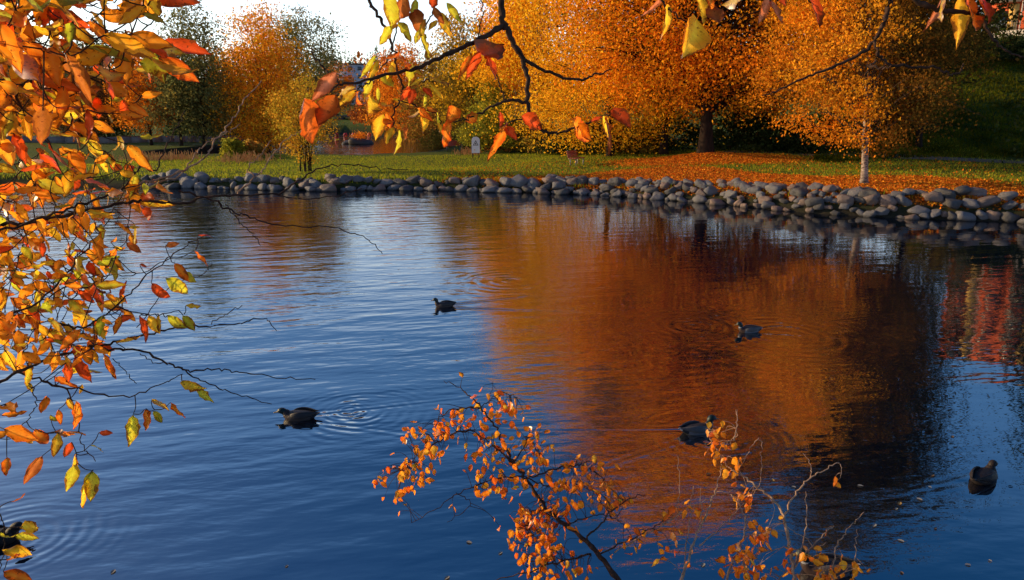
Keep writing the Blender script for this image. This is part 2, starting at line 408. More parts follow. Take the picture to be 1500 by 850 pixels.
# ------------------------------------------------------------------ boulders of the bank
def stone_mesh(k, mat):
    r = np.random.default_rng(100 + k)
    n, m = 14, 18
    th = np.linspace(0.12, pi - .12, n); ph = np.arange(m) * 2 * pi / m
    T, Pn = np.meshgrid(th, ph, indexing='ij')
    D = np.stack([np.sin(T) * np.cos(Pn), np.sin(T) * np.sin(Pn), np.cos(T)], -1)
    e = r.uniform(.62, .9, 3)
    D = np.sign(D) * np.abs(D) ** e
    rad = np.ones(T.shape)
    for _ in range(7):
        d = r.normal(size=3); d /= np.linalg.norm(d); f = r.uniform(1.2, 3.2); rad += .065 * np.sin(f * (D @ d) * 2 + r.uniform(0, 6))
    for _ in range(3):
        d = r.normal(size=3); d /= np.linalg.norm(d); rad = np.minimum(rad, r.uniform(.72, .86) / np.maximum(D @ d, .05) * 1.0)
    rad += r.normal(0, .008, T.shape)
    V = (D * rad[..., None] * .5).reshape(-1, 3)
    i = np.arange(n - 1)[:, None] * m; j = np.arange(m)[None, :]; j2 = (j + 1) % m
    F = np.stack([i + j, i + m + j, i + m + j2, i + j2], -1).reshape(-1, 4)
    faces = F.tolist() + [list(range(m)), list(range(m * (n - 1), m * n))[::-1]]
    me = bpy.data.meshes.new('boulder'); me.from_pydata(V.tolist(), [], faces); me.materials.append(mat)
    me.polygons.foreach_set('use_smooth', np.ones(len(faces), bool)); me.update()
    return me
def stone_mat(name, a, b):
    t = NT(name); p = t.obj()
    oi = t.n('ShaderNodeObjectInfo').outputs['Random']
    off = t.vmath('ADD', p, None); cmb = t.n('ShaderNodeCombineXYZ'); t.l(t.math('MULTIPLY', oi, 37.0), cmb.inputs[0]); t.l(cmb.outputs[0], off.inputs[1])
    f = t.noise(off.outputs[0], 3.2, 5, .65); fine = t.noise(off.outputs[0], 26, 4, .7)
    c = t.mix(f, a, b)
    c = t.mix(t.ramp(fine, [(.5, (0, 0, 0)), (.75, (.7, .7, .7))]), c, tuple(v * .35 for v in a))
    c = t.mix(t.math('MULTIPLY', oi, .5), c, (.07, .07, .075))
    z = t.n('ShaderNodeSeparateXYZ'); t.l(t.pos(), z.inputs[0])
    wet = t.ramp(t.math('ADD', z.outputs[2], t.math('MULTIPLY', f, .08)), [(.05, (.28, .28, .28)), (.15, (1, 1, 1))])
    c = t.mix(1.0, c, wet, 'MULTIPLY')
    return t.pbr(c, .62, .4, bump=t.math('ADD', t.math('MULTIPLY', f, 2.0), fine), bd=.03)
SM = [('mid grey', stone_mat('mid grey stone', (.09, .083, .088), (.24, .222, .225))), ('pinkish', stone_mat('pinkish stone', (.15, .096, .078), (.32, .21, .165))), ('dark grey', stone_mat('dark stone', (.042, .037, .036), (.115, .102, .096)))]
SMESH = {(c, k): stone_mesh(k + 10 * c, SM[c][1]) for c in range(3) for k in range(7)}
# arc-length parametrisation of the shore
xs = np.linspace(-20.5, 23, 3000); ysh = shoreY(xs)
k_ = np.ones(61) / 61; ysm = np.convolve(np.pad(ysh, 30, 'edge'), k_, 'valid')
arc = np.concatenate([[0], np.cumsum(np.hypot(np.diff(xs), np.diff(ysm)))])
def arc_of_px(px):
    q = np.array([(x, y) for x, y in zip(xs, ysm)]); dep = q[:, 1] * cos(PITCH) + CAMH * sin(PITCH)
    return arc[np.argmin(np.abs(q[:, 0] / dep * FPX + 750 - px))]
LMK = [('yellow shrub', arc_of_px(445)), ('white sign', arc_of_px(697)), ('red bench', arc_of_px(845)), ('linden', arc_of_px(1033)), ('birch', arc_of_px(1266))]
ORD = 'first second third fourth fifth sixth seventh eighth ninth tenth eleventh twelfth thirteenth fourteenth fifteenth sixteenth seventeenth eighteenth nineteenth twentieth twenty-first twenty-second twenty-third twenty-fourth twenty-fifth twenty-sixth twenty-seventh twenty-eighth twenty-ninth thirtieth'.split()
ROWN = ['waterline row', 'second row', 'third row', 'top row']
rs = np.random.default_rng(5)
stones = []  # one dict per boulder
for row in range(4):
    a = rs.uniform(0, .5)
    while a < arc[-1]:
        x = np.interp(a, arc, xs); y = np.interp(a, arc, ysm)
        mid = sstep(1, 4, x) * (1 - sstep(12.5, 15, x))
        big = sstep(13, 16, x)
        nrow = 2 if x < 1.5 else (4 if x < 14 else 3)
        L = (.80 - .04 * big + .10 * (x < 1.5)) * (rs.uniform(.55, 1.1) if rs.random() < .8 else rs.uniform(.38, .6)) * (1 - .2 * mid) * (1 + .08 * big)
        if row < nrow or (row == nrow and 3 < x < 12 and rs.random() < .10):
            sl2 = (np.interp(x + .3, xs, ysm) - np.interp(x - .3, xs, ysm)) / .6
            nrm = np.array([-sl2, 1]) / math.hypot(sl2, 1)
            fr_ = row / max(nrow - 1, 1) * (.85 if nrow == 3 else 1)
            sback = .20 + 1.15 * fr_ * (1 if nrow > 2 else .55) + rs.normal(0, .11)
            z = .10 + (.66 if nrow > 2 else .34) * fr_ + rs.normal(0, .06) - .04
            hgt = L * rs.uniform(.48, .70)
            z = max(land1(x + nrm[0] * sback, y + nrm[1] * sback) + .20 * hgt, .04) + rs.normal(0, .03)
            stones.append(dict(row=row, a=a, p=(x + nrm[0] * sback, y + nrm[1] * sback, z), L=L, W=L * rs.uniform(.62, .85), H=hgt, rz=math.atan(sl2) + rs.normal(0, .35), c=int(rs.choice(3, p=[.5, .27, .23])), k=int(rs.integers(7))))
        a += L * rs.uniform(.72, .92)
for s in stones:
    i = max([j for j in range(len(LMK)) if LMK[j][1] <= s['a']], default=-1)
    s['seg'] = i
cnt = {}
for s in sorted(stones, key=lambda q: q['a']):
    if s['seg'] >= 0:
        key = (s['row'], s['seg']); cnt[key] = cnt.get(key, 0) + 1; s['ord'] = cnt[key]
for s in sorted(stones, key=lambda q: -q['a']):
    if s['seg'] < 0:
        key = (s['row'], -1); cnt[key] = cnt.get(key, 0) + 1; s['ord'] = cnt[key]
for s in stones:
    o = link('boulder', SMESH[(s['c'], s['k'])], None, s['p'])
    o.scale = (s['L'], s['W'], s['H']); o.rotation_euler = (rs.normal(0, .24), rs.normal(0, .24), s['rz'])
    i = s['seg']
    if i < 0: wh = f"{ORD[s['ord'] - 1]} from the yellow shrub away from the sign"
    elif i == len(LMK) - 1: wh = f"{ORD[s['ord'] - 1]} from the birch away from the linden"
    else: wh = f"{ORD[s['ord'] - 1]} from the {LMK[i][0]} towards the {LMK[i + 1][0]}"
    tag(o, f"{SM[s['c']][0]} stone, {ROWN[s['row']]}, {wh}", 'boulder', 'boulders along the pond bank')

# ------------------------------------------------------------------ leaf clouds and trees
def leaf_quads(P, s, R, asp=.62, nbias=None, nb=0.0, droop=0.0):
    n = len(P)
    N = R.normal(size=(n, 3))
    if nbias is not None: N = N + nb * np.asarray(nbias)
    N /= np.linalg.norm(N, axis=1, keepdims=True)
    A = R.normal(size=(n, 3)); A[:, 2] -= droop
    U = A - (A * N).sum(1, keepdims=True) * N; U /= np.linalg.norm(U, axis=1, keepdims=True) + 1e-9
    W = np.cross(N, U)
    s = np.broadcast_to(s, (n,))[:, None]
    V = np.stack([P - U * s * .5, P + W * s * asp * .5 + U * s * .06 - N * s * .07, P + U * s * .5, P - W * s * asp * .5 + U * s * .06 - N * s * .07], 1).reshape(-1, 3)
    F = np.arange(4 * n).reshape(-1, 4)
    return V, F
def pal_pick(pal, n, R):
    wts = np.array([p[0] for p in pal], float); wts /= wts.sum()
    cs = np.array([p[1] for p in pal], float)
    return cs[R.choice(len(pal), n, p=wts)]
PROFILE = {
    'round': lambda u: np.sqrt(np.clip(1 - (2 * u - 1) ** 2, 0, 1)) ** .8 * (1.06 - .18 * u),
    'low': lambda u: np.clip(np.minimum(u * 5.5 + .45, 1), 0, 1) * np.sqrt(np.clip(1 - u ** 2.4, 0, 1)),
    'column': lambda u: np.clip(np.minimum(u * 4 + .3, 1), 0, 1) * np.clip(1 - u ** 3, 0, 1) ** .7,
    'cone': lambda u: np.clip(1.02 - u, 0, 1) * (1 + .12 * np.sin(u * 42)),
    'vase': lambda u: (.25 + .75 * sstep(0, .55, u)) * np.sqrt(np.clip(1 - np.clip((u - .5) / .5, 0, 1) ** 2.2, 0, 1)),
}
def tree(name, label, cat, loc, H, rx, z0, pal, nl, ls, seed, shape='round', ry=None, nclump=150, tr=.2, bark='bark', lm='leaf', group=None,
         lean=(0, 0), cl=.11, limbs=40, droop=.4, stems=1, flare=1.35, asp=.62, shell=.42, skew=0.0, trunk_top=.86, holes=0, hr=.16, la=1.0, shade_pal=None, split=0.0):
    R = np.random.default_rng(seed)
    ry = ry or rx
    root = empty(name, loc); tag(root, label, cat, group)
    prof = PROFILE[shape]
    # clump centres
    u = R.random(nclump * 6); keep = R.random(len(u)) < np.clip(prof(u), 0, 1) ** 1.3 + .03
    u = u[keep][:nclump]; nc = len(u)
    th = R.random(nc) * 2 * pi; rho = R.random(nc) ** shell
    f1, f2, f3 = R.uniform(0, 6, 3)
    lob = 1 + la * (.17 * np.sin(3 * th + f1 + 4 * u) + .12 * np.sin(5 * th + f2 - 9 * u) + .08 * np.sin(8 * th + f3 + 13 * u))
    rad = prof(u) * rho * lob
    zc = z0 + (H - z0) * u
    Cc = np.stack([rad * rx * np.cos(th) + lean[0] * zc / H, rad * ry * np.sin(th) + lean[1] * zc / H, zc - droop * rho * .12 * (H - z0) * (1 - u) * .6], -1)
    Cc[:, 0] += skew * u * rx
    if holes:
        hu = R.uniform(.02, .8, holes); ht = R.uniform(0, 2 * pi, holes); hq = R.uniform(.55, 1.0, holes)
        hc = np.stack([hq * prof(hu) * rx * np.cos(ht), -np.abs(hq * prof(hu) * ry * np.sin(ht)) * np.where(R.random(holes) < .75, 1, -1), z0 + (H - z0) * hu], -1)
        dm = np.min(np.linalg.norm((Cc[:, None] - hc[None]) * [1, .8, 1.3], axis=2), axis=1)
        Cc = Cc[dm > hr * rx]; nc = len(Cc); u = (Cc[:, 2] - z0) / (H - z0); u = np.clip(u, 0, 1)
    csz = cl * (H - z0) * R.uniform(.55, 1.25, nc) * (.6 + .4 * np.clip(prof(u), 0, 1))
    wts = csz ** 2; wts /= wts.sum()
    ci = R.choice(nc, nl, p=wts)
    off = R.normal(size=(nl, 3)) * csz[ci][:, None] * np.array([.62, .62, .40])
    off[:, 2] -= droop * np.hypot(off[:, 0], off[:, 1]) * .45
    P = Cc[ci] + off
    P = P[P[:, 2] > .12]; ci = ci[:len(P)] if len(P) == nl else R.choice(nc, len(P), p=wts)
    V, F = leaf_quads(P, ls * R.uniform(.65, 1.3, len(P)), R, asp=asp, droop=droop)
    cc = pal_pick(pal, nc, R) * R.uniform(.6, 1.2, (nc, 1)); lc = pal_pick(pal, len(P), R)
    if shade_pal:  # second palette paints the crown's shaded side into the leaf colour
        c2 = pal_pick(shade_pal, nc, R) * R.uniform(.7, 1.15, (nc, 1)); sel = R.random(nc) < sstep(-.35, .35, Cc[:, 0] / rx - split); cc[sel] = c2[sel]; ls_ = sel[ci]; lc[ls_] = pal_pick(shade_pal, len(P), R)[ls_]
    mixf = R.uniform(.25, .75, (len(P), 1))
    col = (cc[ci] * mixf + lc * (1 - mixf)) * R.uniform(.62, 1.25, (len(P), 1))
    col = np.clip(np.repeat(col, 4, axis=0), 0, .95)
    # wood
    mb = MB(); lb_ = MB() if bark == 'birch' else mb
    for sI in range(stems):
        sp_ = .0 if stems == 1 else .55
        ox, oy = (0, 0) if stems == 1 else (R.normal(0, .18), R.normal(0, .18))
        n = 9; tz = np.linspace(-.25, H * trunk_top, n)
        wob = np.cumsum(R.normal(0, .018 * H / 9, (n, 2)), axis=0); wob[:2] = 0
        sprd = R.normal(0, sp_, 2) * rx * .6
        tp = np.stack([ox + wob[:, 0] + (lean[0] + skew * rx * .6) * np.clip(tz, 0, None) / H + sprd[0] * (np.clip(tz, 0, None) / H) ** 1.2, oy + wob[:, 1] + lean[1] * np.clip(tz, 0, None) / H + sprd[1] * (np.clip(tz, 0, None) / H) ** 1.2, tz], -1)
        rr = tr * (1 - .93 * (np.clip(tz, 0, None) / (H * trunk_top)) ** .85) / (1 if stems == 1 else 1.4)
        tp2 = smooth_path(tp, 4); rr2 = np.interp(tp2[:, 2], tz, rr)
        rr2 = rr2 * (1 + (flare - 1) * np.exp(-np.clip(tp2[:, 2], 0, None) / (tr * 1.3)))
        mb.tube(tp2, rr2, 10 if stems == 1 else 6)
        lim = R.permutation(nc)[:limbs // stems]
        for q in lim:
            e = Cc[q]; hz = max(e[2] * R.uniform(.42, .75), z0 * .75 + .1); hz = min(hz, H * trunk_top * .97)
            b = np.array([np.interp(hz, tp2[:, 2], tp2[:, 0]), np.interp(hz, tp2[:, 2], tp2[:, 1]), hz])
            mdl = b * .45 + e * .55 + np.array([0, 0, .12 * np.linalg.norm(e - b)]) + R.normal(0, .05, 3) * np.linalg.norm(e - b)
            pth = smooth_path([b, b * .72 + mdl * .28 + R.normal(0, .02, 3), mdl, e], 4)
            r0 = np.interp(hz, tz, rr) * R.uniform(.22, .42)
            lb_.tube(pth, np.linspace(max(r0, .012), .008 + .05 * r0, len(pth)), 5)
            for _ in range(2):
                s0 = pth[int(len(pth) * R.uniform(.45, .8))]
                e2 = e + R.normal(0, 1, 3) * csz[q] * .9
                lb_.tube(smooth_path([s0, (s0 + e2) / 2 + R.normal(0, .06, 3), e2], 3), np.linspace(max(.3 * r0, .009), .005, 7), 4)
    mb.build('trunk', M[bark], root, smooth=True)
    if lb_ is not mb:
        TV = np.concatenate(lb_.v); TF = np.concatenate(lb_.f); nF = len(F)
        F = np.concatenate([F, TF + len(V)]); V = np.concatenate([V, TV]); col = np.concatenate([col, np.full((len(TV), 3), .1)])
        me = qmesh('crown', V, F, M[lm], col); me.materials.append(M['bark_brown']); mi = np.zeros(len(F), np.int32); mi[nF:] = 1; me.polygons.foreach_set('material_index', mi)
        link('crown', me, root)
    else: link('crown', qmesh('crown', V, F, M[lm], col), root)
    return root

GOLD = [(3, (.88, .31, .014)), (3, (.90, .42, .02)), (4, (.82, .23, .013)), (1.5, (.40, .11, .012))]
YEL = [(4, (.88, .50, .025)), (3, (.85, .42, .02)), (1, (.7, .5, .03)), (1, (.74, .27, .015))]
ORG = [(3, (.78, .25, .018)), (2, (.82, .34, .022)), (2, (.6, .16, .015)), (1, (.36, .11, .015))]
OLV = [(3, (.22, .17, .025)), (2, (.30, .19, .03)), (2, (.14, .12, .02)), (1, (.36, .15, .03))]
BRN = [(3, (.26, .10, .025)), (2, (.34, .13, .025)), (1, (.16, .09, .025)), (1, (.42, .12, .02))]
DGR = [(3, (.035, .055, .018)), (2, (.055, .075, .022)), (1, (.08, .085, .03))]
GGR = [(3, (.15, .15, .055)), (2, (.20, .18, .06)), (1, (.34, .22, .05))]
YGR = [(3, (.26, .26, .03)), (2, (.40, .32, .03)), (1, (.16, .18, .025))]
BIR = [(3, (.84, .37, .02)), (3, (.80, .26, .016)), (2, (.52, .20, .016)), (1.5, (.26, .13, .016))]

L3 = np.array([*LINDEN, land1(*LINDEN)])
tree('linden_tree', 'broad golden orange linden with thick dark trunk on the leaf-strewn mound', 'tree', L3, 24.6, 8.4, 3.1, GOLD, 98000, .19, 1, 'low', ry=7.6, nclump=420, tr=.43, bark='bark', limbs=120, cl=.078, droop=.5, flare=1.5, shell=.36, lean=(-.8, -.4), holes=46, hr=.16)
tree('birch_tree', 'white barked birch with golden drooping crown beside the right-hand boulders', 'tree', BIRCH, 10.8, 4.0, 1.9, BIR, 46000, .115, 2, 'round', ry=3.4, nclump=230, tr=.165, bark='birch', limbs=80, cl=.085, droop=.9, flare=1.35, shell=.42, lean=(-.9, 0), asp=.75, holes=20, hr=.2, la=1.2, shade_pal=[(3, (.17, .08, .015)), (3, (.09, .062, .012)), (2, (.34, .13, .016))], split=-.12)  # dark second palette puts shade on the east half of the crown
BT = [  # name, label, px, Y, H, rx, z0, pal, n, ls, shape, kwargs
    ('shade_tree', 'tall dusky olive tree rising behind the white barked birch', 1346, 50, 26.5, 4.2, 4.5, [(3, (.12, .075, .016)), (3, (.065, .06, .016)), (1, (.24, .11, .018)), (1, (.045, .05, .014))], 60000, .27, 'round', dict(bark='bark', tr=.2, nclump=300, holes=6, la=.6, lean=(-2.2, 0))),
    ('maple_tree', 'bright yellow tree hanging low between bench and linden', 893, 55, 18, 6.0, 1.2, YEL, 48000, .18, 'low', dict(tr=.26, holes=14)),
    ('aspen_tree', 'tall yellow aspen with straight grey trunk behind the bench', 787, 63, 21, 4.2, 3.5, YEL, 24000, .24, 'column', dict(bark='bark_pale', tr=.22)),
    ('aspen_tree', 'slim orange aspen with bare lower trunk beside the tall yellow aspen', 757, 68, 17, 2.3, 4.5, ORG, 14000, .24, 'column', dict(bark='bark_pale', tr=.18)),
    ('maple_tree', 'dull brown and green maple filling the gap behind the linden trunk', 972, 55, 26, 5.8, 3.0, BRN + DGR, 42000, .27, 'round', dict(tr=.3)),
    ('maple_tree', 'brown olive maple behind linden and birch', 1118, 55, 25.5, 5.4, 3.0, BRN + DGR + OLV, 40000, .26, 'round', dict(tr=.28)),
    ('maple_tree', 'russet maple standing behind the white barked birch', 1225, 58, 15, 5.0, 2.5, BRN + ORG, 18000, .24, 'round', dict(tr=.24)),
    ('oak_tree', 'olive brown tree behind the white sign', 690, 84, 13.5, 4.6, 2.0, OLV + YEL[:1], 19000, .27, 'round', dict(tr=.25)),
    ('oak_tree', 'dull brown bushy tree on the far bank of the inner pond', 640, 112, 12.5, 6.0, 1.0, BRN + OLV, 16000, .32, 'low', dict(tr=.25)),
    ('maple_tree', 'small orange tree beyond the inner pond next to the bridge', 590, 140, 15.5, 6.5, 1.0, ORG, 13000, .40, 'low', dict(tr=.25)),
    ('rowan_tree', 'red brown low tree left of the dull bushy tree by the inner pond', 560, 152, 9.5, 5.5, .8, [(2, (.40, .09, .02)), (2, (.26, .08, .02)), (1, (.5, .2, .03))], 9000, .40, 'low', dict(tr=.2)),
    ('willow_tree', 'green yellow bushy tree right of the white sign', 722, 64, 6.2, 2.3, .7, YGR, 9500, .19, 'low', dict(tr=.12, stems=3)),
    ('aspen_tree', 'tall orange tree with many upright stems left of the far white house', 392, 80, 16.5, 4.3, 1.6, ORG + YEL, 26000, .25, 'column', dict(bark='bark_brown', tr=.24, stems=5, limbs=60, nclump=210)),
    ('poplar_tree', 'grey green tree peering out behind the tall orange stems', 438, 94, 17, 5.6, 2.0, GGR, 19000, .28, 'round', dict(tr=.26, skew=.25)),
    ('alder_tree', 'tall airy grey green alder against the white sky', 298, 76, 15.2, 3.2, 1.5, [(3, (.13, .14, .045)), (2, (.19, .17, .05)), (1, (.34, .22, .045))], 13000, .25, 'column', dict(tr=.2, nclump=95, stems=2)),
    ('alder_tree', 'shorter grey green alder beside the tall airy alder', 266, 77, 11.8, 2.4, 1.5, GGR, 8500, .26, 'column', dict(tr=.16, nclump=70)),
    ('maple_tree', 'round orange tree by the path below the dark alders', 222, 80, 9.6, 3.3, 1.2, ORG, 12000, .24, 'round', dict(tr=.17)),
    ('spruce_tree', 'small pointed spruce rising behind the orange leaves', 160, 95, 14.5, 2.4, 1.0, DGR, 8000, .30, 'cone', dict(tr=.18, lm='needle')),
    ('maple_tree', 'brownish tree half hidden behind the foreground leaves by the spruce', 120, 88, 10, 4.5, 1.0, BRN, 11000, .27, 'round', dict(tr=.2)),
    ('maple_tree', 'leftmost dull orange tree half hidden behind the foreground leaves', 30, 90, 12, 5.0, 1.0, BRN + ORG, 11000, .28, 'round', dict(tr=.2)),
    ('maple_tree', 'small orange tree in front of the pale house above the footbridge', 497, 198, 12.5, 4.2, 1.0, ORG, 7000, .45, 'round', dict(tr=.2)),
    ('waterside_shrub', 'yellow orange multi-stemmed shrub growing from the boulders of the green bank', 446, None, 5.6, 2.1, .7, [(3, (.62, .34, .03)), (2, (.55, .22, .02)), (2, (.40, .33, .03))], 8500, .12, 'vase', dict(tr=.07, stems=7, limbs=49, nclump=110)),
    ('spruce_tree', 'tall dark spruce at the far right beyond the frame, seen mirrored in the pond', 1618, 40, 19, 3.2, 1.2, DGR, 16000, .26, 'cone', dict(tr=.24, lm='needle')),
]
for i, (nm, lb, px, Y, H, rx, z0, pal, nl, ls, shp, kw) in enumerate(BT):
    loc = ground(448, 252) if Y is None else col_at(px, Y)
    cat = 'shrub' if 'shrub' in nm else 'tree'
    tree(nm, lb, cat, loc, H, rx, z0, pal, nl, ls, 40 + i, shp, **kw)

# undergrowth: individual bushes behind the lawn and on the slope
BU = [(652, 92, 3.2, 3.0, OLV, 'low olive bush behind the far red bench'), (712, 70, 2.2, 2.2, DGR, 'low dark bush at the foot of the white sign'),
      (748, 66, 2.6, 2.6, BRN, 'reddish brown bush below the slim orange aspen'), (792, 62, 2.2, 2.6, OLV, 'olive bush below the tall yellow aspen'),
      (838, 60, 2.0, 2.6, DGR, 'dark green bush directly behind the near red bench'), (886, 59, 2.3, 2.8, DGR, 'dark green bush below the bright yellow tree'),
      (930, 58, 2.4, 2.8, OLV, 'olive green bush between the yellow tree and the linden trunk'), (980, 58, 3.0, 3.0, DGR, 'tall dark bush just left of the linden trunk'),
      (1075, 56, 3.2, 3.0, DGR, 'tall dark bush just right of the linden trunk'), (1118, 54, 2.6, 2.6, DGR, 'dark bush behind the lawn between linden and birch'),
      (1160, 53, 2.2, 2.4, DGR, 'low dark bush behind the lawn nearest the birch crown'), (1205, 54, 2.6, 2.6, DGR, 'dark bush behind the hanging birch twigs'),
      (1322, 54, 2.6, 2.6, DGR, 'dark bush just right of the birch trunk at the slope foot'),
      (1440, 74, 3.9, 3.6, [(3, (.05, .075, .015)), (1, (.09, .10, .02))], 'round green bush on the slope below the red building'), (1489, 70, 2.2, 3.0, DGR, 'dark green bush against the wall below the red building'),
      (1398, 70, 3.4, 3.0, OLV, 'olive bush on the slope left of the round green bush'),
      (335, 100, 3.6, 5.0, DGR, 'dark bush under the tall orange stems on the far bank'), (285, 98, 4.2, 4.6, DGR, 'dark bush under the tall airy alder'),
      (362, 62, 1.3, 1.4, [(2, (.5, .22, .04)), (1, (.4, .3, .05))], 'small straw coloured shrub on the grassy spit'), (342, 60, 1.5, .9, YGR, 'little yellow green sapling on the grassy spit')]
for i, (px, Y, H, rx, pal, lb) in enumerate(BU):
    tree('bush', lb, 'bush', col_at(px, Y), H, rx, .05, pal, 4200 if Y < 95 else 3000, .15 + Y * .0012, 200 + i, 'low', nclump=60, tr=.05, stems=3, limbs=18, cl=.2, droop=.3)

# far wooded ridge: one mass nobody could count
R = np.random.default_rng(9)
Vs, Fs, Cs, nn = [], [], [], 0
for k in range(900):
    px = R.uniform(-150, 1650); Y = R.uniform(225, 345)
    x = (px - 750) / FPX * Y * 1.02; z = land1(x, Y); H = R.uniform(10, 16.5) * (1 if R.random() < .8 else .7)
    con = R.random() < (.9 if 440 < px < 760 else .7)
    n = 90; u = R.random(n) ** (1.0 if con else .7)
    rr = (1.02 - u) * H * .17 if con else np.sqrt(np.clip(1 - (2 * u - 1) ** 2, 0, 1)) * H * .3
    th = R.random(n) * 2 * pi; q = R.random(n) ** .5
    P = np.stack([x + rr * q * np.cos(th), Y + rr * q * np.sin(th), z + u * H], -1)
    V, F = leaf_quads(P, 1.25 * R.uniform(.6, 1.2, n) * (1.05 - .6 * u if con else 1), R, droop=.8)
    cc = pal_pick(DGR if con else (ORG + BRN), 1, R) * (1.3 if con else .8)
    Vs.append(V); Fs.append(F + nn); nn += len(V); Cs.append(np.repeat(cc * R.uniform(.6, 1.3, (n, 1)), 4, axis=0))
o = link('forest', qmesh('forest', np.concatenate(Vs), np.concatenate(Fs), M['needle'], np.concatenate(Cs)))
tag(o, 'dark conifer forest on the distant ridge', 'forest', kind='stuff')

# ------------------------------------------------------------------ ground cover: fallen leaves and grass
R = np.random.default_rng(21)
X = R.uniform(-4, 27, 330000); Y = R.uniform(22, 52, 330000)
s_sh = (Y - shoreY(X)) / np.sqrt(1 + shore_n(X) ** 2)
wv = litter_w(X, Y); keep = (R.random(len(X)) < wv ** 1.1 * .95 + .02 * (s_sh > 1)) & (s_sh > .5)
X, Y = X[keep][:95000], Y[keep][:95000]
P = np.stack([X, Y, land(X, Y) + R.uniform(.012, .05, len(X))], -1)
V, F = leaf_quads(P, R.uniform(.07, .15, len(X)), R, asp=.75, nbias=(0, 0, 1), nb=.9)
col = np.repeat(pal_pick([(3, (.66, .19, .016)), (3, (.56, .13, .013)), (1.2, (.76, .34, .03)), (3, (.24, .065, .012))], len(X), R) * R.uniform(.6, 1.2, (len(X), 1)), 4, axis=0)
o = link('fallen_leaves', qmesh('fallen_leaves', V, F, M['litter'], col)); tag(o, 'orange fallen leaves strewn over the grass of the far bank', 'fallen leaves', kind='stuff')
X = R.uniform(-30, 30, 200000); Y = R.uniform(24, 62, 200000)
s_sh = (Y - shoreY(X)) / np.sqrt(1 + shore_n(X) ** 2); ip = poly_sd(X, Y, INP)
keep = (s_sh > .7) & (ip > 1.0) & (R.random(len(X)) < (1 - .8 * litter_w(X, Y)) * np.where(s_sh < 1.8, 1, .75))
X, Y = X[keep][:75000], Y[keep][:75000]
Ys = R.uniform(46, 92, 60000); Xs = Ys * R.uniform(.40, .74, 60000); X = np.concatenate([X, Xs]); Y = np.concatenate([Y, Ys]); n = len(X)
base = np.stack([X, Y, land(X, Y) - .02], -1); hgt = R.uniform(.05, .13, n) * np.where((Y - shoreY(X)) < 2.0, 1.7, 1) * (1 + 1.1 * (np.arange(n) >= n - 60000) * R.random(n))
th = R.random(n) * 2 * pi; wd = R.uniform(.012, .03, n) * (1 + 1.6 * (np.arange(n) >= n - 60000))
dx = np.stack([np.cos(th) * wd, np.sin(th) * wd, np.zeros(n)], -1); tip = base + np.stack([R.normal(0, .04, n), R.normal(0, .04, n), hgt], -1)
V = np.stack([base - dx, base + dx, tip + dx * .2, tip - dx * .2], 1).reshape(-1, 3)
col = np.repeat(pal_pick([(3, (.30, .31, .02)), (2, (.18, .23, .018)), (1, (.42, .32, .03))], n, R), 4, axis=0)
gi = np.repeat(np.arange(n) >= n - 60000, 4); pn = .5 + .5 * np.sin(V[:, 0] * 1.3 + 2 * np.sin(V[:, 1] * .7)) * np.sin(V[:, 1] * .9 + V[:, 0] * .3); col[gi] = col[gi] * (.14 + .28 * pn[gi])[:, None]  # slope blades dimmed in colour to match the painted shade
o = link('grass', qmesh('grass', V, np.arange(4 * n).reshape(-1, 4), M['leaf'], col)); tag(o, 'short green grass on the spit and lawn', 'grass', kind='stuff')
# reddish dry reeds on the spit
Vs, Cs = [], []
for px, Y0, sp, num in [(215, 58, 1.6, 260), (264, 59, 1.3, 200), (360, 57, 1.6, 260), (690, 63, 1.0, 120)]:
    c0 = col_at(px, Y0)
    X = c0[0] + R.normal(0, sp * .6, num); Y = Y0 + R.normal(0, .8, num); Z = land(X, Y)
    h_ = R.uniform(.2, .85, num) * R.uniform(.4, 1, num); bs = np.stack([X, Y, Z], -1); tp = bs + np.stack([R.normal(0, .14, num), R.normal(0, .14, num), h_], -1)
    d = np.array([.022, 0, 0]); Vs.append(np.stack([bs - d, bs + d, tp + d, tp - d], 1).reshape(-1, 3))
    Cs.append(np.repeat(pal_pick([(2, (.42, .18, .07)), (2, (.5, .26, .09)), (1, (.25, .15, .05))], num, R), 4, axis=0))
V = np.concatenate(Vs); o = link('reeds', qmesh('reeds', V, np.arange(len(V)).reshape(-1, 4), M['litter'], np.concatenate(Cs))); tag(o, 'dry reddish reeds along the inner pond', 'reeds', kind='stuff')

# ------------------------------------------------------------------ paths
def strip(name, pts, wd, mat, lift=.035):
    P = smooth_path([(x, y, 0) for x, y in pts], 16); T_ = np.gradient(P, axis=0); T_ /= np.linalg.norm(T_, axis=1, keepdims=True)
    N_ = np.stack([-T_[:, 1], T_[:, 0], 0 * T_[:, 0]], -1); k = 5
    V = np.stack([P + N_ * wd * (j / (k - 1) - .5) for j in range(k)], 1); V[..., 2] = land(V[..., 0], V[..., 1]) + lift
    n = len(P); i = np.arange(n - 1)[:, None] * k; j = np.arange(k - 1)[None, :]
    F = np.stack([i + j, i + k + j, i + k + j + 1, i + j + 1], -1).reshape(-1, 4)
    o = link(name, qmesh(name, V.reshape(-1, 3), F, mat, smooth=True)); tag(o, kind='structure'); return o
M['path'] = simple('gravel path', (.17, .145, .13), .95, .1, .3, 9)
g1 = [ground(1215, 225), ground(1300, 229), ground(1380, 233), ground(1500, 239)]
strip('path', [(g1[0][0] - 6, g1[0][1] + 4)] + [(g[0], g[1]) for g in g1] + [(g1[3][0] + 12, g1[3][1] - 3)], 2.0, M['path'])
strip('footpath', [(-95, 96), (-60, 90), (-38, 92), (-28, 99), (-24, 116)], 3.2, M['path'])

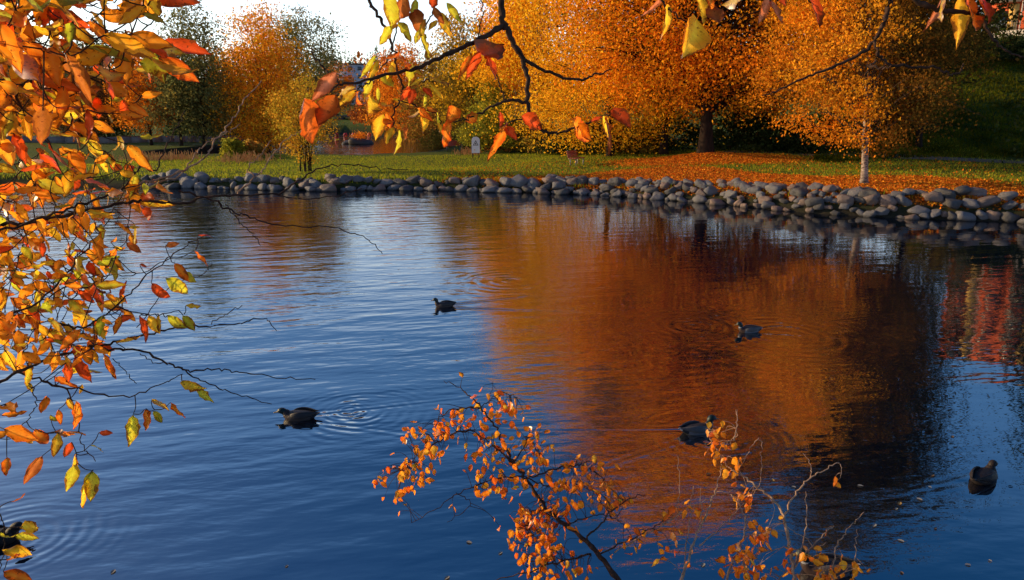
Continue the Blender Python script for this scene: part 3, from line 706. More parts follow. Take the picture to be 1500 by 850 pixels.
# ------------------------------------------------------------------ benches
M['red_wood'] = simple('red painted wood', (.38, .075, .05), .55, .35, .3, 12)
M['iron'] = simple('grey steel', (.22, .21, .2), .45, .5, .15, 20)
def bench(loc, rz, label):
    r = empty('park_bench', loc, rz); tag(r, label, 'bench', 'red park benches on the lawn')
    m = MB()
    for k in range(4): m.box((0, -.20 + .125 * k, .45), (1.6, .105, .04))
    m.build('seat', M['red_wood'], r)
    m = MB(); a = radians(14); Rm = np.array([[1, 0, 0], [0, cos(a), -sin(a)], [0, sin(a), cos(a)]]).T
    for k in range(4):
        m.box((0, .29 + .03 * k, .54 + .105 * k), (1.6, .035, .095), Rm)
    m.build('backrest', M['red_wood'], r)
    for sx_ in (-.6, .6):
        m = MB(); m.box((sx_, -.19, .215), (.05, .05, .43)); m.box((sx_, .20, .215), (.05, .05, .43)); m.box((sx_, .0, .412), (.046, .44, .034))
        m.box((sx_, .355, .68), (.045, .03, .54), Rm); m.box((sx_, .27, .413), (.043, .13, .036)); m.build('leg', M['iron'], r)
    return r
bench(ground(845, 242), radians(62), 'near red slatted bench with grey legs on the lawn left of the yellow tree')
bench(ground(664, 221), radians(12), 'far red bench by the inner pond, seen from behind near the white sign')

# ------------------------------------------------------------------ sign
M['sign'] = simple('white enamel', (.72, .74, .78), .4, .4, .05, 5)
M['black'] = simple('black paint', (.02, .02, .022), .5, .3, .1, 9)
q = col_at(697, 58); r = empty('warning_sign', q, radians(6)); tag(r, 'white round-topped sign board with black triangle on two posts', 'sign')
m = MB()
for sx_ in (-.24, .24): 
    m = MB(); m.box((sx_, .03, .52), (.06, .06, 1.24)); m.build('post', M['bark_brown'], r)
# board outline with an arched top
ol = [(-.31, .45), (.31, .45), (.31, 1.42)] + [(.31 * cos(a), 1.42 + .26 * sin(a)) for a in np.linspace(0, pi, 13)[1:-1]] + [(-.31, 1.42)]
me = bpy.data.meshes.new('board'); n = len(ol)
me.from_pydata([(x, -.012, z) for x, z in ol] + [(x, -.035, z) for x, z in ol], [], [list(range(n))[::-1], list(range(n, 2 * n))] + [[i, (i + 1) % n, n + (i + 1) % n, n + i] for i in range(n)])
me.materials.append(M['sign']); link('board', me, r)
def tri_prism(pts, y0, y1): return [(x, y0, z) for x, z in pts] + [(x, y1, z) for x, z in pts]
m = MB()
A = np.array([(-.21, 1.02), (.21, 1.02), (0, 1.42)]); Bm = A.mean(0) + (A - A.mean(0)) * .66
for i in range(3):
    j = (i + 1) % 3
    V = [(A[i][0], -.0385, A[i][1]), (A[j][0], -.0385, A[j][1]), (Bm[j][0], -.0385, Bm[j][1]), (Bm[i][0], -.0385, Bm[i][1])]
    m.add(V, [[0, 1, 2, 3]])
m.add([(-.05, -.0385, 1.10), (.05, -.0385, 1.10), (.03, -.0385, 1.22), (-.03, -.0385, 1.22)], [[0, 1, 2, 3]])
m.build('triangle_symbol', M['black'], r)

# ------------------------------------------------------------------ buoys, islet, bridge, far houses
M['buoy'] = simple('red plastic', (.5, .012, .012), .4, .5, .1, 3)
M['rope'] = simple('grey rope', (.2, .19, .18), .9, .1)
for i, px in enumerate([493, 506, 518, 541]):
    q = onz(px, 199); r = empty('buoy', q); tag(r, ['red buoy nearest the yellow shrub in the inner pond', 'second red buoy from the yellow shrub', 'third red buoy from the yellow shrub', 'red buoy on the far side of the islet, last of the line'][i], 'buoy', 'red buoys on the inner pond')
    n = 10; th = np.linspace(.02, pi - .02, n); P = np.stack([0 * th, 0 * th, .14 - .38 * np.cos(th)], -1)
    m = MB().tube(P, .38 * np.sin(th), 12); m.build('float', M['buoy'], r, smooth=True)
    MB().tube([(0, 0, .5), (0, 0, .58), (0, 0, .66)], [.06, .07, .05], 8).build('cap', M['black'], r)
P = [onz(px, 199) + np.array([0, 0, .09]) for px in (470, 493, 506, 518, 541, 600, 655)]
m = MB().tube(smooth_path(P, 4), .035, 5); o = m.build('buoy_line', M['rope']); tag(o, 'thin grey line strung between the red buoys', 'rope')
q = onz(527, 211); sh = stone_mesh(3, SM[2][1])
r = empty('islet', q); tag(r, 'tiny dark rocky islet topped by an orange shrub in the inner pond', 'islet')
o = link('rock', sh, r, (0, 0, .15)); o.scale = (3.4, 2.2, 1.25)
o = link('rock', stone_mesh(5, SM[2][1]), r, (-1.7, .2, .1)); o.scale = (1.6, 1.3, .7)
R2 = np.random.default_rng(31); P = R2.normal(0, 1, (700, 3)) * (.55, .45, .3) + (.15, 0, 1.0)
V, F = leaf_quads(P, .17, R2); link('foliage', qmesh('foliage', V, F, M['leaf'], np.repeat(pal_pick(ORG, 700, R2), 4, axis=0)), r)

M['dark_concrete'] = simple('dark concrete', (.06, .06, .065), .85, .2, .3, 2)
M['plaster'] = simple('pale plaster', (.40, .41, .45), .9, .1, .12, 1)
M['glass'] = simple('dark window glass', (.05, .07, .09), .12, .6, .1, 1)
M['roof'] = simple('dark roof', (.10, .055, .045), .8, .2, .2, 2)
def frame_at(c, rz):
    return empty
c = col_at(548, 178); r = empty('footbridge', (c[0], 178, 0), radians(4)); tag(r, 'dark concrete footbridge with thin railings across the end of the inner pond', 'bridge')
MB().box((0, 0, 3.4), (44, 3, .55)).build('deck', M['dark_concrete'], r)
for sx_ in (-22, -7.5, 7.5, 22): MB().box((sx_, 0, 1.3), (1.4 if abs(sx_) < 20 else 5, 2.6, 3.6)).build('pier', M['dark_concrete'], r)
MB().box((0, 2.2, 1.2), (36, .5, 3.6)).build('sluice_wall', M['dark_concrete'], r)
m = MB(); m.box((0, -1.35, 4.7), (44, .09, .09)); m.box((0, -1.35, 4.2), (44, .06, .06))
for k in range(23): m.box((-22 + 2 * k, -1.35, 4.15), (.07, .07, .95))
m.build('railing', M['iron'], r)

def house(name, label, loc, rz, W, D, Hh, wall, roofm, rows, cols, flat=False):
    r = empty(name, loc, rz); tag(r, label, 'house')
    MB().box((0, D / 2, Hh / 2 - 1), (W, D, Hh + 2)).build('wall', wall, r)
    m = MB()
    if flat: m.box((0, D / 2, Hh + .18), (W + .5, D + .5, .35))
    else:
        a = W / 2 + .4; rh = W * .28; y0, y1 = -.4, D + .4
        m.add([(-a, y0, Hh), (a, y0, Hh), (a, y1, Hh), (-a, y1, Hh), (-a, D / 2, Hh + rh), (a, D / 2, Hh + rh)], [[0, 1, 5, 4], [2, 3, 4, 5], [3, 2, 1, 0]])
        m.add([(-a, y0, Hh), (-a, y1, Hh), (-a, D / 2, Hh + rh), (-a, D / 2, Hh + rh)], [[0, 1, 2, 3]]) if False else None
        m.add([(-a + .4, y0 + .4, Hh), (-a + .4, y1 - .4, Hh), (-a + .4, D / 2 + .02, Hh + rh - .2), (-a + .4, D / 2 - .02, Hh + rh - .2)], [[0, 1, 2, 3]])
        m.add([(a - .4, y0 + .4, Hh), (a - .4, y1 - .4, Hh), (a - .4, D / 2 + .02, Hh + rh - .2), (a - .4, D / 2 - .02, Hh + rh - .2)], [[0, 1, 2, 3]])
    m.build('roof', roofm, r)
    for i in range(rows):
        for j in range(cols):
            x = -W / 2 + W * (j + .5) / cols; z = Hh * (i + .55) / rows
            f = MB().box((x, -.03, z), (W / cols * .48, .1, Hh / rows * .44)).build('window', M['plaster'], r)
            MB().box((x, -.06, z), (W / cols * .42, .09, Hh / rows * .42)).build('pane', M['glass'], f)
    return r
c = col_at(515, 215); house('apartment_house', 'pale flat-roofed house glimpsed above the footbridge', c, radians(8), 8.0, 9, 11.0, M['plaster'], M['roof'], 5, 3, True)
c = col_at(470, 226); house('apartment_house', 'lower grey house with dark pitched roof half hidden behind the shrub leaves', c, radians(-6), 8, 8, 5.0, M['plaster'], M['roof'], 2, 3)
# low stone wall along the far footpath
m = MB(); P = smooth_path([(-62, 86, 0), (-40, 87, 0), (-28, 93, 0)], 12); 
for i in range(len(P) - 1):
    a, b = P[i], P[i + 1]; cc_ = (a + b) / 2; ang = math.atan2(b[1] - a[1], b[0] - a[0])
    m.box((cc_[0], cc_[1], land1(cc_[0], cc_[1]) + .25 + .004 * (i % 2)), (np.linalg.norm(b - a) * .985, .5 + .01 * (i % 2), .9), [[cos(ang), -sin(ang), 0], [sin(ang), cos(ang), 0], [0, 0, 1]])
M['wallstone'] = simple('grey stone', (.16, .14, .14), .9, .15, .4, 2)
o = m.build('stone_wall', M['wallstone']); tag(o, 'long low grey stone wall along the far footpath', 'wall')

# ------------------------------------------------------------------ red apartment building on the slope
M['red_wall'] = simple('red render', (.62, .12, .05), .85, .15, .12, 1.2)
M['ochre'] = simple('ochre panel', (.70, .42, .12), .8, .2, .1, 1.5)
M['slab'] = simple('pale concrete', (.48, .42, .36), .85, .2, .12, 2)
c = col_at(1437, 90); BZ = 12.8
ang = math.atan2(-.55, .84)
r = empty('apartment_building', (c[0], 90, BZ), ang); tag(r, 'red apartment block with balconies on the pale plinth at the top of the slope', 'building')
Wd, st, ns = 30.0, 3.3, 4
MB().box((Wd / 2, 6, ns * st / 2), (Wd, 12, ns * st)).build('wall', M['red_wall'], r)
MB().box((Wd / 2, 5.9, ns * st + .25), (Wd + .8, 13, .5)).build('roof', M['roof'], r)
m = MB(); m.box((Wd / 2 - 1, 4.5, -2.5), (Wd + 6, 16, 4.99)); m.build('plinth', M['slab'], r)
for k in range(ns):
    for b in range(5):
        x0 = b * 6.0 + .3; zf = k * st
        # balcony bay
        MB().box((x0 + 1.5, -.86, zf + .06), (3.0, 1.7, .20)).build('balcony_slab', M['slab'], r)
        m = MB(); m.box((x0 + 1.5, -1.62, zf + 1.12), (3.0, .07, .07)); m.box((x0 + .05, -.85, zf + 1.12), (.06, 1.5, .06)); m.box((x0 + 2.95, -.85, zf + 1.12), (.06, 1.5, .06))
        for q in range(13): m.box((x0 + .1 + q * .233, -1.62, zf + .62), (.05, .05, .93))
        m.build('railing', M['iron'], r)
        d_ = MB().box((x0 + 1.0, -.02, zf + 1.3), (1.7, .08, 2.2)).build('door', M['roof'], r)
        MB().box((x0 + 1.0, -.05, zf + 1.3), (1.4, .07, 1.9)).build('pane', M['glass'], d_)
        MB().box((x0 + 2.45, -.02, zf + 1.65), (.95, .06, 2.9)).build('wall_panel', M['ochre'], r)
        # window bay
        w_ = MB().box((x0 + 4.5, -.03, zf + 1.75), (1.7, .1, 1.5)).build('window', M['roof'], r)
        MB().box((x0 + 4.5, -.06, zf + 1.75), (1.4, .09, 1.2)).build('pane', M['glass'], w_)
        MB().box((x0 + 4.5, -.06, zf + .93), (1.9, .18, .08)).build('sill', M['slab'], w_)
        if b < 5: MB().tube([(x0 + 3.2, -1.55, zf - .05), (x0 + 3.2, -1.55, zf + 1.6), (x0 + 3.2, -1.55, zf + 3.2)], .07, 8).build('post', M['slab'], r)

# ------------------------------------------------------------------ ducks
def duck_material(name, col, rough=.55, var=.3): return simple(name, col, rough, .35, var, 60)
DM = dict(green=duck_material('dark green head feathers', (.008, .02, .016), .4), white=duck_material('white feathers', (.22, .22, .24)), breast=duck_material('chestnut feathers', (.04, .02, .015)),
          flank=duck_material('grey feathers', (.14, .14, .15), .6, .3), dusk=duck_material('dusky brown feathers', (.06, .045, .04), .6, .4), back=duck_material('brown back feathers', (.026, .021, .02)), rump=duck_material('black feathers', (.01, .01, .012)),
          bill=duck_material('yellow bill', (.16, .11, .03), .4, .1), hen=simple('mottled brown feathers', (.020, .013, .010), .65, .3, .85, 38), hen_dark=duck_material('dark brown feathers', (.012, .008, .007), .6, .5), wing=duck_material('grey brown wing feathers', (.085, .075, .072), .6, .4), hbill=duck_material('brown bill', (.14, .07, .03), .4, .2), eye=simple('eye', (.01, .01, .01), .15, .6, 0))
def duck(px, py, rz, label, hen=False, low=0.0, scale=1.0, dusky=False):
    st = np.array([(-.285, .105, .008, .006), (-.245, .088, .046, .016), (-.19, .066, .072, .045), (-.11, .05, .098, .075), (-.02, .042, .112, .088), (.07, .042, .112, .09), (.14, .05, .098, .085), (.185, .075, .072, .07),
                   (.205, .118, .052, .056), (.210, .155, .043, .046), (.218, .188, .042, .044), (.238, .214, .047, .049), (.268, .218, .044, .043), (.294, .208, .030, .029), (.308, .204, .019, .014), (.335, .196, .020, .008), (.358, .192, .016, .006), (.366, .191, .005, .003)])
    st[:, 2] *= 1.08
    st[9:, 1] -= .022; st[10:, 0] -= .012
    if hen: st[8:12, 2:4] *= .86; st[9:, 1] -= .045
    k = np.linspace(0, 1, len(st)); hi = np.clip((np.arange(len(st)) - 7) / 4, 0, 1)
    st[:, 0] += low * .35 * hi; st[:, 1] -= low * hi
    fine = smooth_path(st, 3); n = len(fine); fi = np.linspace(0, len(st) - 1, n)
    T_ = np.gradient(fine[:, :2], axis=0); T_ /= np.linalg.norm(T_, axis=1, keepdims=True)
    m = 16; a = np.arange(m) * 2 * pi / m
    V = np.zeros((n, m, 3))
    for i in range(n):
        nrm = np.array([-T_[i, 1], T_[i, 0]])
        hw, hh = max(fine[i, 2], .003), max(fine[i, 3], .0025)
        su = np.sin(a); top = np.where(su > 0, 1.0, .85)
        V[i, :, 0] = fine[i, 0] + nrm[0] * hh * su * top; V[i, :, 2] = fine[i, 1] + nrm[1] * hh * su * top; V[i, :, 1] = hw * np.cos(a)
    # folded wing ridge: push the flank out a little above mid-height, and a crossing wing tip over the rump
    for i in range(n):
        if 1.6 < fi[i] < 6.2:
            s_ = sin((fi[i] - 1.6) / 4.6 * pi)
            for j in range(m):
                if 0.1 < math.sin(a[j]) < .85: V[i, j, 1] *= 1 + .07 * s_; V[i, j, 2] += .008 * s_
    faces, mi = [], []
    for i in range(n - 1):
        f_ = (fi[i] + fi[i + 1]) / 2
        for j in range(m):
            j2 = (j + 1) % m; aa = math.sin(a[j] + pi / m)
            faces.append([i * m + j, i * m + j2, (i + 1) * m + j2, (i + 1) * m + j])
            if hen: mt = 3 if f_ > 13.4 else (1 if (aa > .35 and f_ < 6.5) or f_ > 11.5 else 0)
            else:
                if f_ > 13.4: mt = 6
                elif f_ > 9.0: mt = 0
                elif f_ > 8.3: mt = 1
                elif f_ > 6.0: mt = 2
                elif f_ < .9: mt = 1
                elif f_ < 2.2: mt = 5
                elif aa > .80: mt = 4
                elif .50 > aa > .22 and f_ < 5.4: mt = 4
                else: mt = 3
            mi.append(mt)
    faces.append(list(range(m))); faces.append([(n - 1) * m + j for j in range(m)][::-1]); mi += [1, 3 if hen else 6]
    me = bpy.data.meshes.new('duck'); me.from_pydata(V.reshape(-1, 3).tolist(), [], faces)
    for mt in ([DM['green'], DM['dusk'], DM['breast'], DM['dusk'], DM['back'], DM['rump'], DM['bill']] if dusky else [DM['hen'], DM['hen_dark'], DM['hen_dark'], DM['hbill']] if hen else [DM['green'], DM['white'], DM['breast'], DM['flank'], DM['back'], DM['rump'], DM['bill']]): me.materials.append(mt)
    me.polygons.foreach_set('material_index', mi); me.polygons.foreach_set('use_smooth', np.ones(len(faces), bool)); me.update()
    q = onz(px, py); o = link('duck', me, None, (q[0], q[1], -.014)); o.rotation_euler = (0, 0, rz); o.scale = (scale,) * 3
    tag(o, label, 'duck', 'mallards swimming on the pond')
    for sy in (-1, 1):
        W_ = np.array([(.135, .080, .075, .006, .012), (.10, .098, .088, .012, .034), (.03, .112, .098, .014, .048), (-.06, .108, .104, .014, .048), (-.14, .084, .108, .012, .036), (-.21, .052, .112, .008, .020), (-.27, .028, .118, .003, .005)])
        W_ = smooth_path(W_, 3); a_ = np.arange(10) * 2 * pi / 10; nn_ = len(W_)
        Vw = np.zeros((nn_, 10, 3)); Vw[..., 0] = W_[:, :1]; Vw[..., 1] = sy * (W_[:, 1:2] + W_[:, 3:4] * np.cos(a_) - .35 * W_[:, 4:5] * np.sin(a_)); Vw[..., 2] = W_[:, 2:3] + W_[:, 4:5] * np.sin(a_)
        i_ = np.arange(nn_ - 1)[:, None] * 10; j_ = np.arange(10)[None, :]; Fw = np.stack([i_ + j_, i_ + (j_ + 1) % 10, i_ + 10 + (j_ + 1) % 10, i_ + 10 + j_], -1).reshape(-1, 4)
        link('wing', qmesh('wing', Vw.reshape(-1, 3), Fw, DM['hen_dark'] if hen else (DM['wing'] if not dusky else DM['back']), smooth=True), o)
        th = np.linspace(.1, pi - .1, 5); P = np.stack([0 * th, 0 * th, -.0055 * np.cos(th)], -1)
        e = MB().tube(P, .0055 * np.sin(th), 6).build('eye', DM['eye'], o, smooth=True, loc=(.262 + low * .35, sy * .045, .205 - low - (.045 if hen else 0)))
    return o
duck(440, 613, radians(180), 'brown backed duck with lowered dark head gliding on open blue water, rings behind', low=.065, scale=.92, dusky=True)
duck(652, 449, radians(188), 'smallest looking dark duck drawing a thin wake towards the orange reflection', scale=.85, dusky=True)
duck(1098, 486, radians(183), 'grey drake facing the bench side in the middle of the orange reflection', scale=.84)
duck(1020, 633, radians(-8 + 25), 'pale grey drake swimming just above the leafy twigs of the bare shrub', scale=.9)
duck(1440, 703, radians(38), 'brown hen seen from behind on the dark blue water near the mirrored spruce', hen=True, scale=.92)
duck(1212, 838, radians(176), 'grey drake hidden behind the bare twigs at the bottom of the view', scale=.95)
duck(-14, 795, radians(12), 'dark hen peeping out behind the lowest leaves of the shrub', hen=True)

# ------------------------------------------------------------------ floating leaves
M['float_leaf'] = leaf_mat('floating leaf', .1)
R3 = np.random.default_rng(77)
spots = [(1132, 704), (1163, 714), (1320, 793), (1366, 697), (1362, 714), (1318, 738), (1347, 732), (1313, 746), (1370, 775), (1418, 828), (1450, 822), (1321, 840), (1030, 828), (1281, 770), (561, 498), (584, 395), (870, 445), (687, 795), (733, 811), (655, 847), (166, 838), (420, 830), (1480, 713), (1395, 640), (1260, 712), (1038, 695)]
for px, py in spots:
    q = onz(px, py); n = 9; a = np.linspace(0, 2 * pi, n, endpoint=False); L = R3.uniform(.016, .032)
    V = [(L * cos(t_) * (1.25 if cos(t_) > .9 else 1), L * .62 * sin(t_), .004 + .006 * abs(sin(t_))) for t_ in a] + [(0, 0, .004)]
    me = bpy.data.meshes.new('floating_leaf'); me.from_pydata(V, [], [[i, (i + 1) % n, n] for i in range(n)])
    at2 = me.color_attributes.new('Col', 'FLOAT_COLOR', 'POINT'); cl_ = pal_pick([(2, (.20, .19, .17)), (1, (.26, .16, .06)), (1, (.12, .08, .05))], 1, R3)[0]
    at2.data.foreach_set('color', np.tile([*cl_, 1.0], len(V)).astype(np.float32)); me.materials.append(M['float_leaf'])
    o = link('floating_leaf', me, None, q); o.rotation_euler = (0, 0, R3.uniform(0, 6.28)); tag(o, 'small pale leaf floating flat on the pond', 'floating leaf', 'leaves floating on the pond')

# ------------------------------------------------------------------ near foliage: shaped leaves
NT_, NS_ = 9, 5
def near_leaves(B, D, N, L, W, col0, col1, curl, fold, R, tipsharp=1.0):
    """B base points, D directions, N normals, L lengths, W half widths; colour per leaf at middle and edge"""
    n = len(B)
    D = D / np.linalg.norm(D, axis=1, keepdims=True)
    N = N - (N * D).sum(1, keepdims=True) * D; N /= np.linalg.norm(N, axis=1, keepdims=True) + 1e-9
    S = np.cross(D, N)
    t_ = np.linspace(0, 1, NT_); s_ = np.linspace(-1, 1, NS_)
    prof = np.sin(pi * t_ ** .82) ** .85 * (1 - .12 * t_); prof[0] = .04; prof[-1] = .0
    tt, ss = np.meshgrid(t_, s_, indexing='ij'); pp = np.repeat(prof[:, None], NS_, 1)
    th = curl[:, None, None] * tt[None]
    along = np.where(np.abs(th) < 1e-3, tt[None], np.sin(th) / np.where(np.abs(th) < 1e-3, 1, curl[:, None, None]))
    up = np.where(np.abs(th) < 1e-3, 0, (1 - np.cos(th)) / np.where(np.abs(curl[:, None, None]) < 1e-3, 1, curl[:, None, None]))
    wav = R.normal(0, .035, (n, NT_, NS_)) * np.abs(ss)[None]
    wl = (W[:, None, None] * (pp * ss)[None])
    lift = fold[:, None, None] * np.abs(wl) + (up + wav) * L[:, None, None]
    wl = wl * (1 - .25 * np.abs(fold[:, None, None]))
    wl = wl * (1 + R.normal(0, .07, (n, NT_, NS_)))
    V = B[:, None, None, :] + (along * L[:, None, None])[..., None] * D[:, None, None, :] + wl[..., None] * S[:, None, None, :] + lift[..., None] * N[:, None, None, :]
    e = np.clip(np.abs(ss)[None] * .75 + .35 * tt[None] + R.normal(0, .16, (n, NT_, NS_)), 0, 1)[..., None]
    col = col0[:, None, None, :] * (1 - e) + col1[:, None, None, :] * e
    mid = (np.abs(ss) < .1)[None, ..., None]
    col = np.where(mid, np.clip(col * 1.15 + .02, 0, .95), col) * R.uniform(.88, 1.08, (n, NT_, NS_, 1))
    k = NT_ * NS_
    i = np.arange(NT_ - 1)[:, None] * NS_; j = np.arange(NS_ - 1)[None, :]
    f = np.stack([i + j, i + j + 1, i + NS_ + j + 1, i + NS_ + j], -1).reshape(-1, 4)
    F = (np.arange(n)[:, None, None] * k + f[None]).reshape(-1, 4)
    global LPAR
    rnd = np.broadcast_to(R.random(n)[:, None, None], (n, NT_, NS_))
    LPAR = np.stack([np.broadcast_to(tt[None], rnd.shape), np.broadcast_to(np.abs(ss)[None], rnd.shape), rnd], -1).reshape(-1, 3)
    return V.reshape(-1, 3), F, np.clip(col.reshape(-1, 3), 0, .95)
def put_lp(me, n_extra=0):
    a = me.color_attributes.new('Lp', 'FLOAT_COLOR', 'POINT'); c4 = np.ones((len(me.vertices), 4), np.float32); c4[:len(LPAR), :3] = LPAR
    a.data.foreach_set('color', c4.ravel()); return me
def foliage_mesh(V, F, col, mat, tw, off, tmat):
    TV = np.concatenate(tw.v) - np.asarray(off); TF = np.concatenate(tw.f)
    me = qmesh('foliage', np.concatenate([V, TV]), np.concatenate([F, TF + len(V)]), mat, np.concatenate([col, np.full((len(TV), 3), .1)]), smooth=True)
    me.materials.append(tmat); mi = np.zeros(len(F) + len(TF), np.int32); mi[len(F):] = 1; me.polygons.foreach_set('material_index', mi); return put_lp(me)
YEl, ORn, RDo, GRn, OLi, BRo, PNK = (.93, .62, .03), (.90, .31, .015), (.80, .10, .012), (.52, .58, .03), (.36, .36, .03), (.46, .15, .02), (.72, .26, .12)
NEARPAL = [(7, ORn), (4, (.92, .42, .02)), (3, YEl), (3, RDo), (1.8, GRn), (1.2, OLi), (1.5, BRo)]

def leaf_dir(R, n, main, spread=.7):
    D = np.asarray(main, float) + R.normal(0, spread, (n, 3)); return D / np.linalg.norm(D, axis=1, keepdims=True)

# ---- large-leaved shrub reaching in from the side
RL = np.random.default_rng(303)
ROOT = np.array([-2.75, 1.15, land1(-2.75, 1.15)])
LB = [  # pixel path, depth start, depth end, start radius (m)
    ([(-60, 210), (20, 135), (60, 105), (110, 90), (165, 75), (200, 50), (238, 22)], 1.45, 1.5, .008),
    ([(-60, 150), (0, 120), (50, 110), (100, 104), (140, 86), (180, 72), (216, 54)], 1.5, 1.7, .006),
    ([(-60, 90), (10, 48), (60, 20), (100, -5), (140, -40)], 1.35, 1.5, .007),
    ([(-60, 20), (20, 5), (90, 12), (150, 5), (200, -10)], 1.5, 1.55, .005),
    ([(-60, 340), (40, 326), (110, 312), (170, 301), (215, 293), (262, 299), (310, 287), (370, 286), (410, 283), (440, 263), (465, 248), (505, 240), (550, 247), (598, 249)], 1.8, 2.1, .0095),
    ([(-60, 360), (30, 330), (100, 306), (160, 285), (190, 265), (204, 245), (226, 250), (240, 222), (255, 195), (271, 162)], 1.75, 2.0, .007),
    ([(190, 272), (233, 262), (295, 235), (320, 200), (345, 170), (360, 145), (383, 118)], 1.95, 2.1, .0052),
    ([(210, 268), (262, 258), (285, 228), (300, 212), (330, 196), (352, 182)], 1.98, 2.1, .004),
    ([(348, 286), (375, 258), (385, 250), (400, 225), (422, 204), (442, 192)], 2.05, 2.1, .004),
    ([(372, 257), (363, 250), (380, 228), (397, 206)], 2.05, 2.1, .003),
    ([(262, 280), (310, 293), (340, 310), (370, 320), (420, 331), (500, 335), (540, 352), (560, 372)], 1.95, 2.1, .0045),
    ([(330, 300), (352, 325), (372, 345), (382, 360)], 2.0, 2.05, .0025),
    ([(400, 284), (450, 292), (490, 287), (530, 276)], 2.05, 2.1, .003),
    ([(-60, 500), (0, 470), (60, 440), (110, 385), (150, 335), (170, 300)], 1.9, 2.1, .008),
    ([(70, 470), (120, 480), (150, 465), (190, 430), (235, 388), (270, 362), (298, 345)], 2.0, 2.1, .005),
    ([(-60, 590), (0, 560), (60, 530), (110, 513), (160, 503), (215, 490), (260, 480), (300, 477), (350, 475), (385, 467), (405, 485)], 2.0, 2.2, .010),
    ([(110, 513), (160, 512), (205, 515), (250, 533), (275, 543), (310, 540), (345, 545), (400, 552), (462, 556)], 2.05, 2.2, .006),
    ([(265, 540), (300, 560), (345, 578), (398, 592)], 2.1, 2.2, .0035),
    ([(20, 545), (70, 560), (120, 572), (190, 580), (238, 562), (268, 548)], 2.05, 2.1, .005),
    ([(60, 558), (100, 575), (112, 610), (120, 650), (140, 676)], 2.1, 2.1, .004),
    ([(40, 560), (52, 585), (40, 615), (10, 640)], 2.05, 2.05, .003),
    ([(60, 440), (130, 405), (200, 402), (250, 378)], 2.0, 2.0, .003),
    ([(170, 450), (220, 462), (262, 455)], 2.0, 2.0, .003),
    ([(-60, 700), (-10, 735), (3, 760), (8, 790), (0, 830), (-10, 870)], 2.0, 2.1, .004),
    ([(200, 480), (250, 420), (300, 400), (310, 385)], 2.05, 2.1, .002),
    ([(205, 518), (225, 530), (245, 532)], 2.1, 2.1, .002), ([(310, 476), (330, 462), (355, 447)], 2.1, 2.12, .002),
    ([(165, 525), (185, 545), (200, 562)], 2.1, 2.1, .002),
]
shrub = empty('bird_cherry_shrub', ROOT); tag(shrub, 'large-leaved shrub with orange, red and green leaves reaching in over the water', 'shrub')
LBW = []
def near_branch(path, d0, d1, r0, extra=None, jit=.0025, r1=.0011, rt=None):
    n = len(path); P = np.array([at(px, py, d0 + (d1 - d0) * i / (n - 1)) for i, (px, py) in enumerate(path)])
    if extra is not None: P = np.vstack([extra, P])
    Q = smooth_path(P, 7, jit); r = np.linspace(r0, r1, len(Q)) 
    # swollen nodes
    r = r * (1 + .25 * (np.arange(len(Q)) % 7 == 3))
    return P, Q, r
for path, d0, d1, r0 in LB:
    extra = None
    if path[0][0] <= -50:
        s0 = at(*path[0], d0); hub = ROOT + np.array([.05, .1, max(.35, (s0[2] - ROOT[2]) * .45)])
        extra = np.array([ROOT + [RL.normal(0, .05), RL.normal(0, .05), -.05], hub, hub * .45 + s0 * .55 + [-.1, 0, .02]]); r0 = r0 * 1.0
    P, Q, r = near_branch(path, d0, d1, r0 * .6, extra)
    MB().tube(Q, r, 6).build('branch', M['twig_pale_lit' if 190 <= path[0][0] < 420 and path[-1][1] < 260 else 'twig'], shrub, smooth=True, off=ROOT)  # bare twigs get the bark colour with sunlight painted in
    LBW.append(Q)
ALLQ = np.concatenate(LBW)
ALLQ = ALLQ[ALLQ[:, 1] > .9]
